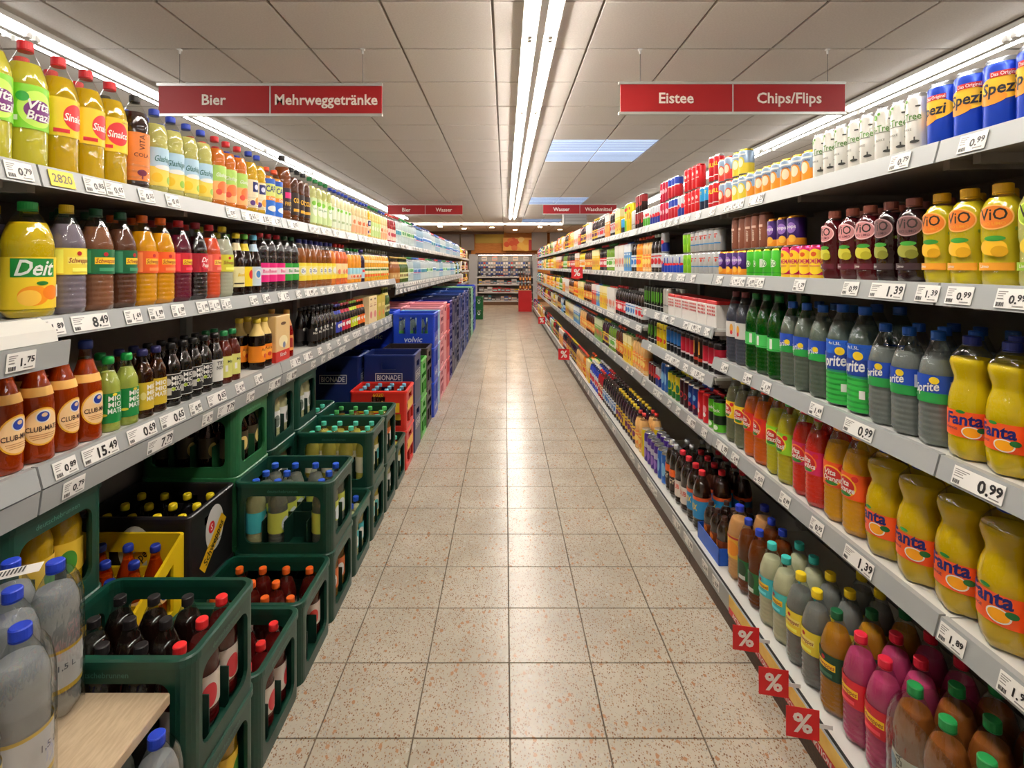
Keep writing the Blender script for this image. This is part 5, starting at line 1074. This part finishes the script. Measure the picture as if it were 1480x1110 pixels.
# ------------------------------------------------------------------ wrapped water on the pallet
M_wood = noise_mat('pallet_wood', (150, 116, 78), (186, 150, 106), 30, .7, (1, 8, 1))
M_sheet = noise_mat('plywood_sheet', (196, 172, 140), (212, 190, 158), 14, .55, (12, 2, 1))
M_film = mat((250, 251, 252), .1, kind='film')
prod('waterpack', 'wrapped_water_bottle', 'bottle', 'wrapped water', 'clear water bottle', 'round', .318, .0435, ((236, 239, 241), 'm'), (26, 60, 190), [(.18, .21, (226, 190, 60)), (.21, .44, (222, 222, 222)), (.44, .46, (226, 190, 60))], [('r', .03, .05, .075, .12, W_), *[('r', .031 + .0028 * i, .0325 + .0028 * i, .078, .10, (50, 50, 50)) for i in range(6)], ('t', '1,5 L', .0, .11, .012, (110, 110, 120))])
b1 = MB()
pal = bpy.data.objects.new('wooden_pallet', None); COL.objects.link(pal); tag(pal, 'wooden pallet under the wrapped water bottles', 'pallet')
for i in range(4):
    b1 = MB(); b1.bbox(-1.30, -.66, .35 + i * .19, 0.35 + i * .19 + .15, .143, .165, M_wood, .003); obj('plank', b1.build('plank'), pal)
for i in range(3):
    b1 = MB(); b1.bbox(-1.29 + i * .27, -1.20 + i * .27, .36, 1.06, 0, .142, M_wood, .003); obj('bearer', b1.build('bearer'), pal)
def wrapped(cx, cy, z, rz, nx, ny, who):
    """a shrink-wrapped pack: the bottles stand on their own, the film is a thin skin around them"""
    p_ = .0945; c, s_ = cos(rz), sin(rz); pos = []
    for i in range(nx):
        for j in range(ny):
            u, v = (i - (nx - 1) / 2) * p_, (j - (ny - 1) / 2) * p_
            x, y = cx + u * c - v * s_, cy + u * s_ + v * c
            put('waterpack', x, y, z + .002, rnd.uniform(-.6, .2), 'water bottle with blue cap, ' + who, 'water bottles in the ' + who, True); pos.append((u, v))
    b1 = MB(); hw, hd, rr = (nx - 1) / 2 * p_, (ny - 1) / 2 * p_, .0490
    ring = [(sx * hw + rr * cos(a0 + pi / 2 * k / 5), sy * hd + rr * sin(a0 + pi / 2 * k / 5)) for sx, sy, a0 in ((1, 1, 0), (-1, 1, pi / 2), (-1, -1, pi), (1, -1, 1.5 * pi)) for k in range(6)]
    lev = [(1, .001), (1, .12), (1, .21), (.985, .245), (.93, .275), (.86, .292)]
    vs = [(x * k, y * k, z_) for k, z_ in lev for x, y in ring]; q = len(ring)
    b1.add(vs, [(l * q + i, l * q + (i + 1) % q, (l + 1) * q + (i + 1) % q, (l + 1) * q + i) for l in range(len(lev) - 1) for i in range(q)], M_film, True)
    f = obj('shrink_film', b1.build('shrink_film'), None, (cx, cy, z), rz); tag(f, 'clear shrink film around the ' + who, 'film')
wrapped(-1.002, 1.034, .515, 0, 2, 2, 'pack on top of the plywood sheet')
wrapped(-.890, .838, .515, 0, 2, 2, 'pack at the near end of the plywood sheet')
wrapped(-.772, 1.012, .167, 0, 2, 2, 'pack sticking out below the plywood sheet')
wrapped(-1.00, .99, .167, 0, 2, 2, 'pack further under the plywood sheet')
b1 = MB(); b1.bbox(-1.32, -.742, .45, 1.130, .4885, .514, M_sheet, .003); o = obj('plywood_sheet', b1.build('plywood_sheet')); tag(o, 'pale wooden sheet lying between layers of wrapped water', 'sheet')
b1 = MB(); add_print(b1, [('r', -.045, .045, -.02, .02, (236, 234, 228)), *[('r', -.02 + i * .006, -.017 + i * .006, -.012, .012, (50, 50, 50)) for i in range(7)]], lambda u, z, n: (u, z, .0004 + .0004 * n))
o = obj('carry_strip', b1.build('carry_strip'), None, (-1.0, 1.034, .515 + .322), R(30)); tag(o, 'white paper carry strip lying over the wrapped water caps', 'strip')

b1 = MB(); n_ = 6
def film_skin(name, cx, cy, z, hw, hd, rr, lev, label):
    b1 = MB(); ring = [(sx * hw + rr * cos(a0 + pi / 2 * k / 5), sy * hd + rr * sin(a0 + pi / 2 * k / 5)) for sx, sy, a0 in ((1, 1, 0), (-1, 1, pi / 2), (-1, -1, pi), (1, -1, 1.5 * pi)) for k in range(6)]; q = len(ring)
    vs = [(x * k, y * k, z_) for k, z_ in lev for x, y in ring]
    b1.add(vs, [(l * q + i, l * q + (i + 1) % q, (l + 1) * q + (i + 1) % q, (l + 1) * q + i) for l in range(len(lev) - 1) for i in range(q)], M_film, True)
    tag(obj(name, b1.build(name), None, (cx, cy, z)), label, 'film')
film_skin('shrink_film', XR - .125 + .03 + .0435 + .0505, .99 + .1345, .1615, .0535, .091, .0505, [(1, .001), (1, .1), (1, .19), (.985, .215), (.93, .245), (.87, .262)], 'clear shrink film around the brown iced tea on the bottom shelf')
# ------------------------------------------------------------------ price tags
_tg = {}
def tag_mesh(price, wd, yellow, h_=.041):
    k = (price, wd, yellow)
    if k in _tg: return _tg[k]
    b1 = MB(); b1.box(-wd / 2, wd / 2, -.0006, .0006, -h_ / 2, h_ / 2, mat((246, 214, 60) if yellow else (238, 236, 230), .45)); card = b1.build('price_tag')
    ops = []; dk, g = (40, 38, 38), (140, 136, 132)
    L0 = -wd / 2 + .004
    if yellow: ops = [('t', price, 0, 0, .022, (60, 56, 40), wd * .8, .01)]
    else:
        for i in range(3): ops.append(('r', L0, L0 + wd * (.30, .24, .18)[i], h_ * .36 - i * .0045 - .002, h_ * .36 - i * .0045, g))
        for i in range(7): ops.append(('r', L0 + i * .0024, L0 + i * .0024 + (.0013 if i % 3 else .0018), -h_ * .42, -h_ * .20, dk))
        big = .027 if wd > .1 else .017; e, c = price.split('.')
        tw = big * .62 * (len(e) + .5) ; x1 = wd / 2 - .005 - big * .95
        ops.append(('t', e + '.', x1 - tw / 2, -.002, big, dk, None, .03)); ops.append(('t', c, wd / 2 - .004 - big * .46, big * .10, big * .78, dk, None, .03))
        ops.append(('r', wd / 2 - .028, wd / 2 - .006, -h_ * .40, -h_ * .34, g)); ops.append(('r', L0, L0 + wd * .2, -.002, 0, g))
    b1 = MB(); add_print(b1, ops, lambda u, z, n: (u, -.001 - .00003 * n, z))
    _tg[k] = (card, b1.build('print')); return _tg[k]
ntag = 0; far_tags = MB()
M_tagw = mat((232, 230, 224), .5); M_tagg = mat((150, 148, 146), .5)
used = {}
def place_tag(side, y, z, price, wd=.066, lower=False, yellow=False, xlip=None, base=False, where=''):
    global ntag
    X = xlip or (XL if side < 0 else XR)
    if base: xx, zz, ph = X - .135, .121, 0
    elif lower: xx, zz, ph = X - .0098, z - .079, R(6)
    else: xx, zz, ph = X - .0098, z - .020, R(-15)
    key = (side, round(z, 3), lower, base)
    lo, hi = y - wd / 2, y + wd / 2
    if any(a < hi and b_ > lo for a, b_ in used.get(key, [])): return
    used.setdefault(key, []).append((lo, hi))
    rz = -pi / 2 if side > 0 else pi / 2
    if ntag < 296 and y < 5.2:
        card, pr = tag_mesh(price, wd, yellow); ntag += 1
        o = obj('price_tag', card, None, (side * xx, y, zz)); o.rotation_euler = (ph, 0, rz)
        obj('print', pr, o)
        sz = 'yellow' if yellow else ('wide white' if wd > .1 else 'white')
        lab = f"{sz} price tag reading {price} on the {where} rail {'above' if side < 0 else 'opposite'} the crates"
        tag(o, lab, 'price tag', f"{sz} price tags on the {where} rail {'above' if side < 0 else 'opposite'} the crates")
    else:
        n = 1 if side < 0 else -1
        x = side * (xx - .010)
        far_tags.add([(x - side * .001, lo, zz - .019), (x - side * .001, hi, zz - .019), (x - side * .001 + side * .008, hi, zz + .019), (x - side * .001 + side * .008, lo, zz + .019)], [(0, 1, 2, 3)], M_tagw)
        far_tags.add([(x - side * .0024, y, zz - .010), (x - side * .0024, hi - .006, zz - .010), (x - side * .0024 + side * .004, hi - .006, zz + .012), (x - side * .0024 + side * .004, y, zz + .012)], [(0, 1, 2, 3)], M_tagg)
def yp(side, px): return F * ((XL if side < 0 else XR) - .01) / abs(px - CX)
B_, N_ = .118, .066
LW = {ZL[0]: 'top', ZL[1]: 'middle', ZL[2]: 'lower'}
for z, lst in ((ZL[0], [(28, '0.79', N_), (90, '2820', .07), (137, '0.85', N_), (166, '0.65', N_), (212, '0.55', N_), (250, '0.65', N_)]),
               (ZL[1], [(76, '1.89', N_), (132, '8.49', B_), (193, '1.69', N_), (226, '1.09', N_), (258, '1.09', N_), (293, '1.09', N_), (310, '1.19', N_), (327, '1.25', N_)]),
               (ZL[2], [(95, '0.89', N_), (146, '15.49', B_), (206, '0.69', B_), (250, '0.65', B_), (283, '0.85', N_), (314, '0.65', B_), (347, '0.95', N_), (374, '0.89', N_)])):
    for px, p_, wd in lst: place_tag(-1, yp(-1, px), z, p_, wd, yellow=p_ == '2820', where=LW[z])
for px, p_, wd in ((107, '0.79', N_), (232, '7.79', B_), (300, '0.70', N_), (327, '7.79', B_), (362, '0.89', N_), (397, '9.95', B_)): place_tag(-1, yp(-1, px), ZL[2], p_, wd, lower=True, where='hanging lower')
card, pr = tag_mesh('1.75', N_, False)
o = obj('price_tag', card, None, (-XL + .0635, yp(-1, 33) - .06, 1.255)); o.rotation_euler = (R(5), 0, pi / 2); obj('print', pr, o); tag(o, 'white price tag reading 1.75 on the sloping white shelf front', 'price tag')
RW = dict(zip(ZR, ('top', 'second', 'third', 'fourth')))
for z, lst in ((ZR[1], [(1085, '0.59', N_), (1155, '1.29', N_), (1229, '0.99', N_), (1281, '1.39', B_), (1340, '1.39', N_), (1386, '0.99', N_), (1462, '0.99', N_)]),
               (ZR[2], [(1047, '0.85', N_), (1080, '0.99', N_), (1107, '1.39', N_), (1179, '1.69', N_), (1240, '0.99', B_), (1412, '0.99', B_)]),
               (ZR[3], [(1062, '0.49', N_), (1097, '0.55', N_), (1134, '0.89', N_), (1180, '0.95', N_), (1240, '1.39', B_), (1375, '1.89', N_), (1466, '1.99', N_)]),
               (ZR[0], [(1300, '0.79', N_), (1405, '0.99', N_)])):
    for px, p_, wd in lst: place_tag(1, yp(1, px), z, p_, wd, where=RW[z])
rt = random.Random(3)
def auto(side, z, y0, y1, where, lower=False, base=False, dens=.75):
    y = y0
    while y < y1:
        wd = rt.choice((N_, N_, N_, B_))
        if rt.random() < dens and y + wd < y1: place_tag(side, y + wd / 2, z, rt.choice(('0.65', '0.85', '0.99', '1.09', '1.29', '1.49', '1.99')), wd, lower, base=base, where=where)
        y += wd + rt.choice((.003, .003, .05, .09))
for z in ZL: auto(-1, z, 2.0 if z > 1 else 2.6, 5.08, LW[z])
auto(-1, ZL[2], 2.55, 5.08, 'hanging lower', True)
auto(-1, ZL[0], 5.12, 12.8, 'top'); auto(-1, 1.279, 5.12, 12.8, 'middle', dens=.95); auto(-1, 1.279, 5.12, 12.8, 'middle', True, dens=.95)
for z in (ZR[0], ZR[1], ZR[3]): auto(1, z, 2.0, 16.6, RW[z])
auto(1, ZR[2], 3.82, 16.6, 'third'); auto(1, 1.149, 2.53, 3.78, 'white can', dens=.8); auto(1, .909, 2.53, 3.78, 'energy can', dens=.6)
auto(1, .16, 2.05, 16.6, 'bottom', base=True, dens=.6)
o = obj('far_price_tags', far_tags.build('far_price_tags')); tag(o, 'small white price tags along the far shelf rails', 'price tags', None, 'stuff')
# promotion strip and percent flags
M_y = noise_mat('promo_yellow', (226, 178, 60), (240, 206, 110), 12, .5)
xs_ = XR - .1362
b1 = MB(); b1.box(xs_ - .001, xs_, 1.02, 2.02, .086, .158, M_y); st = obj('promotion_strip', b1.build('promotion_strip')); tag(st, 'yellow and red promotion strip along the bottom shelf rail', 'strip')
b1 = MB(); add_print(b1, [('r', -.5, .5, .086, .112, (206, 30, 36)), *[('t', 'AKTION', -.42 + i * .17, .099, .018, W_, .12, .02) for i in range(6)]], lambda u, z, n: (xs_ - .0016 - .0003 * n, 1.52 - u, z)); obj('print', b1.build('print'), st)
def wobbler(y, z, x, s_, label):
    b1 = MB(); b1.box(-s_ / 2, s_ / 2, -.0008, .0008, -s_ / 2, s_ / 2, mat((206, 28, 36), .4)); o = obj('percent_flag', b1.build('percent_flag'), None, (x, y, z)); o.rotation_euler = (0, 0, R(-12)); tag(o, label, 'sign')
    b1 = MB(); add_print(b1, [('t', '%', 0, 0, s_ * .62, W_, None, .03)], lambda u, zz, n: (u, -.0014, zz)); obj('print', b1.build('print'), o)
    b1 = MB(); b1.box(s_ / 2 - .002, s_ / 2 + .034, -.0006, .0006, -.006, .006, mat((226, 226, 226), .4)); obj('arm', b1.build('arm'), o)
for px, py, w_ in ((1078, 923, 'next to the golden ginger ale'), (1118, 986, 'below the pink soda'), (1160, 1045, 'below the wrapped tea')):
    X = .832; y = F * X / (px - CX); wobbler(y, px_z(py, y), X, .085, 'red percent flag on the bottom rail ' + w_)
for px, py, X in ((815, 512, .80), (783, 463, .79)):
    y = F * X / (px - CX); wobbler(y, px_z(py, y), X, .15, 'small red percent flag %s along the bottom rail' % ('halfway' if px > 800 else 'far'))
wobbler(F * .90 / (834 - CX), px_z(394, F * .90 / (834 - CX)), .90, .14, 'small red percent flag on the second shelf rail')

# ------------------------------------------------------------------ the end of the aisle
def bx(name, a, m, label, cat, kind=None, parent=None):
    b1 = MB(); b1.box(*a, m); o = obj(name, b1.build(name), parent)
    if parent is None: tag(o, label, cat, None, kind)
    return o
M_grey = mat((178, 182, 186), .5); M_warm = noise_mat('warm_wood', (206, 138, 66), (222, 156, 82), 4, .5, (1, 1, 6))
YB = 19.2
end = bpy.data.objects.new('end_shelf', None); COL.objects.link(end); end.location = (0, YB, 0); tag(end, 'wide low shelf unit across the end of the aisle', 'shelving')
def ep(name, a, m): b1 = MB(); b1.box(*a, m); return obj(name, b1.build(name), end)
ep('back_panel', (-1.05, 1.05, .42, .46, 0, 1.90), mat((150, 148, 146), .6)); ep('canopy', (-1.12, 1.12, .0, .46, 1.90, 1.96), mat((110, 66, 40), .5)); ep('light_strip', (-1.0, 1.0, .06, .12, 1.87, 1.895), mat((255, 236, 210), 6.0, kind='emit'))
ep('side_panel', (-1.36, -1.05, 0, .46, 0, 1.92), M_grey); ep('side_panel', (1.05, 1.22, 0, .46, 0, 1.92), M_grey); ep('plinth', (-1.05, 1.05, .02, .42, 0, .14), mat((120, 84, 56), .6))
for z in (.16, .48, .78, 1.06):
    s_ = ep('shelf_board', (-1.05, 1.05, 0, .42, z - .02, z), M_shelf); b1 = MB(); b1.box(-1.05, 1.05, -.012, -.002, z - .035, z + .012, mat((214, 214, 212), .4)); obj('price_rail', b1.build('price_rail'), s_)
ep('peg_rail', (-1.05, 1.05, .30, .32, 1.62, 1.64), M_wire); ep('peg_rail', (-1.05, 1.05, .30, .32, 1.35, 1.37), M_wire)
hcol = [((226, 222, 220), 'white'), ((60, 56, 60), 'black'), ((196, 60, 60), 'red'), ((120, 110, 110), 'grey'), ((70, 90, 160), 'blue'), ((222, 190, 170), 'beige')]
bcol = hcol + [((226, 196, 70), 'yellow'), ((150, 80, 60), 'brown'), ((60, 130, 150), 'teal')]
_pk = {}
def small(name, dims, c, loc, label, cat, group):
    k = (name, dims, c)
    if k not in _pk:
        b1 = MB(); w_, d_, h_ = dims; b1.bbox(-w_ / 2, w_ / 2, -d_ / 2, d_ / 2, 0, h_, mat(c, .5), .004)
        b1.box(-w_ * .4, w_ * .4, -d_ / 2 - .001, -d_ / 2, h_ * .3, h_ * .62, mat(tuple(255 - v // 2 for v in c), .5)); _pk[k] = b1.build(name)
    tag(obj(name, _pk[k], None, loc), label, cat, group)
for i in range(21):
    for j, z in enumerate((1.40, 1.14)):
        c, n = rnd.choice(hcol); small('hosiery_pack', (.075, .03, .22), c, (-.98 + i * .095, YB + .284, z - .0), f"{n} hosiery pack hanging on the {'upper' if j == 0 else 'lower'} peg rail", 'pack', f"{n} packs on {'upper' if j == 0 else 'lower'} pegs")
for z in (.16, .48, .78, 1.06):
    x = -1.0
    while x < .9:
        w_ = rnd.choice((.12, .16, .2)); c, n = rnd.choice(bcol); hh = .05 if z == 1.06 else rnd.choice((.12, .16, .2))
        small('goods_box', (w_ - .012, .2, hh), c, (x + w_ / 2, YB + .16, z + .0015), f"{n} goods box on the end unit's {dict(zip((.16, .48, .78, 1.06), ('lowest', 'second', 'third', 'highest')))[z]} board", 'box', f"{n} boxes on end unit board at {z}"); x += w_
for i in range(5): small('picture_card', (.20, .02, .16), ((222, 206, 190), (226, 160, 140), (206, 196, 180), (226, 200, 170), (196, 190, 186))[i], (-.8 + i * .4, YB + .40, 1.68), 'small picture card above the hosiery, %s from the grey panel' % ORD[i], 'card', None)
# red display box with bottles on top
yr = 16.4; x0, x1 = px_x(749.5, yr), px_x(768.5, yr)
rb = bpy.data.objects.new('display_stand', None); COL.objects.link(rb); tag(rb, 'red floor display box at the aisle end', 'stand')
bx('front_panel', (x0, x1, yr, yr + .02, 0, .68), mat((206, 26, 30), .5), '', '', None, rb); bx('body', (x0, x1, yr + .0205, yr + .4, 0, .675), mat((180, 24, 28), .5), '', '', None, rb); bx('top_tray', (x0 + .005, x1 - .005, yr + .005, yr + .39, .681, .70), mat((226, 180, 130), .5), '', '', None, rb)
for i in range(4):
    for l in range(2): put('jr_brown', x0 + .06 + i * .105, yr + .08, .702 + l * .272, -pi / 2, 'amber bottle stacked on the red display box', 'bottles on the red display', False)
# upper wall, lights and panels beyond
bx('beam_crosswise', (XMIN, XMAX, 17.55, 17.75, CEIL - .05, CEIL + .01), M_white, None, None, 'structure')
for i in range(-3, 3):
    o = bx('cross_light', (i * 1.5 + .05, i * 1.5 + 1.45, 17.40, 17.46, CEIL - .062, CEIL - .04), mat((255, 246, 236), 5.0, kind='emit'), 'long white light tube running across the aisle end', 'light'); o['group'] = 'tubes across the aisle end'
bx('trim_1', (-4.5, -.05, 21.3, 21.36, CEIL - .14, CEIL - .02), mat((66, 44, 34), .6), None, None, 'structure')
yw = 22.5
bx('wall_upper', (-1.5, .05, yw, yw + .1, 1.9, 2.95), M_warm, 'warm wooden wall above the end shelf', None, 'structure')
bx('wall_upper_2', (.05, XMAX, yw + .3, yw + .4, 0, 2.95), M_warm, 'warm wooden wall beyond the end shelf', None, 'structure')
o = bx('yellow_panel', (px_x(687, yw), px_x(728, yw), yw - .04, yw - .01, px_z(351.5, yw), px_z(337, yw)), mat((206, 186, 90), .5), 'pale yellow panel high on the wooden wall', 'panel')
for a, l in (((667, 686), 'beside the yellow panel'), ((640, 665), 'above the water bottles'), ((768, 790), 'beside the fruit picture'), ((794, 820), 'behind the cleaner bottles')):
    bx('grey_panel', (px_x(a[0], yw), px_x(a[1], yw), yw - .3, yw - .25, px_z(362, yw), px_z(336, yw)), mat((150, 150, 160), .6), 'tall grey panel %s' % l, 'panel')
fp = bx('fruit_picture', (px_x(727, yw), px_x(773, yw), yw - .22, yw - .2, px_z(362.5, yw), px_z(344, yw)), mat((244, 190, 110), .5), 'wide picture of orange and yellow fruit', 'picture')
b1 = MB(); xm, zm = px_x(750, yw), px_z(353, yw); fr = random.Random(5)
ops = [('e', -.55 + fr.uniform(0, .45), fr.uniform(-.2, .2), .13, .12, fr.choice([(226, 90, 50), (236, 120, 60), (240, 140, 90)])) for _ in range(9)] + [('e', .0 + fr.uniform(0, .32), fr.uniform(-.2, .2), .14, .12, fr.choice([(250, 214, 110), (246, 196, 90), (252, 226, 150)])) for _ in range(7)] + [('r', .42, .68, -.27, .18, (206, 60, 70))]
add_print(b1, ops, lambda u, z, n: (xm + u, yw - .222 - .0005 * n, zm + z)); obj('print', b1.build('print'), fp)
for i, (x, y) in enumerate(((-1.6, 19.9), (-.5, 19.3), (.4, 20.6), (1.3, 19.0), (-2.4, 18.8), (2.2, 20.4))):
    b1 = MB(); b1.lathe([(.10, CEIL - .012), (.11, CEIL - .002)], 16, M_white); o = obj('downlight', b1.build('downlight'), None, (x, y, 0)); tag(o, 'round warm downlight in the ceiling past the aisle', 'light', 'downlights past the aisle')
    b1 = MB(); b1.lathe([(.075, CEIL - .018), (.08, CEIL - .0125)], 16, mat((255, 206, 150), 130.0, kind='emit')); obj('lens', b1.build('lens'), o)
# ceiling air outlet
yv = 12.6; xv0, xv1 = px_x(815, yv), px_x(848, yv); vt = bpy.data.objects.new('air_vent', None); COL.objects.link(vt); tag(vt, 'grey slatted air outlet hanging below the ceiling', 'vent')
bx('housing', (xv0, xv1, yv, yv + .4, px_z(324, yv), CEIL), mat((170, 168, 164), .5), '', '', None, vt)
for i in range(6):
    z = px_z(323, yv) + i * .037; bx('slat', (xv0 + .04, xv1 - .02, yv - .02, yv - .001, z + .01, z + .028), mat((206, 204, 200), .4), '', '', None, vt)
print('COUNTS', counts, 'tags', ntag, 'top', sum(1 for o in bpy.data.objects if o.parent is None))
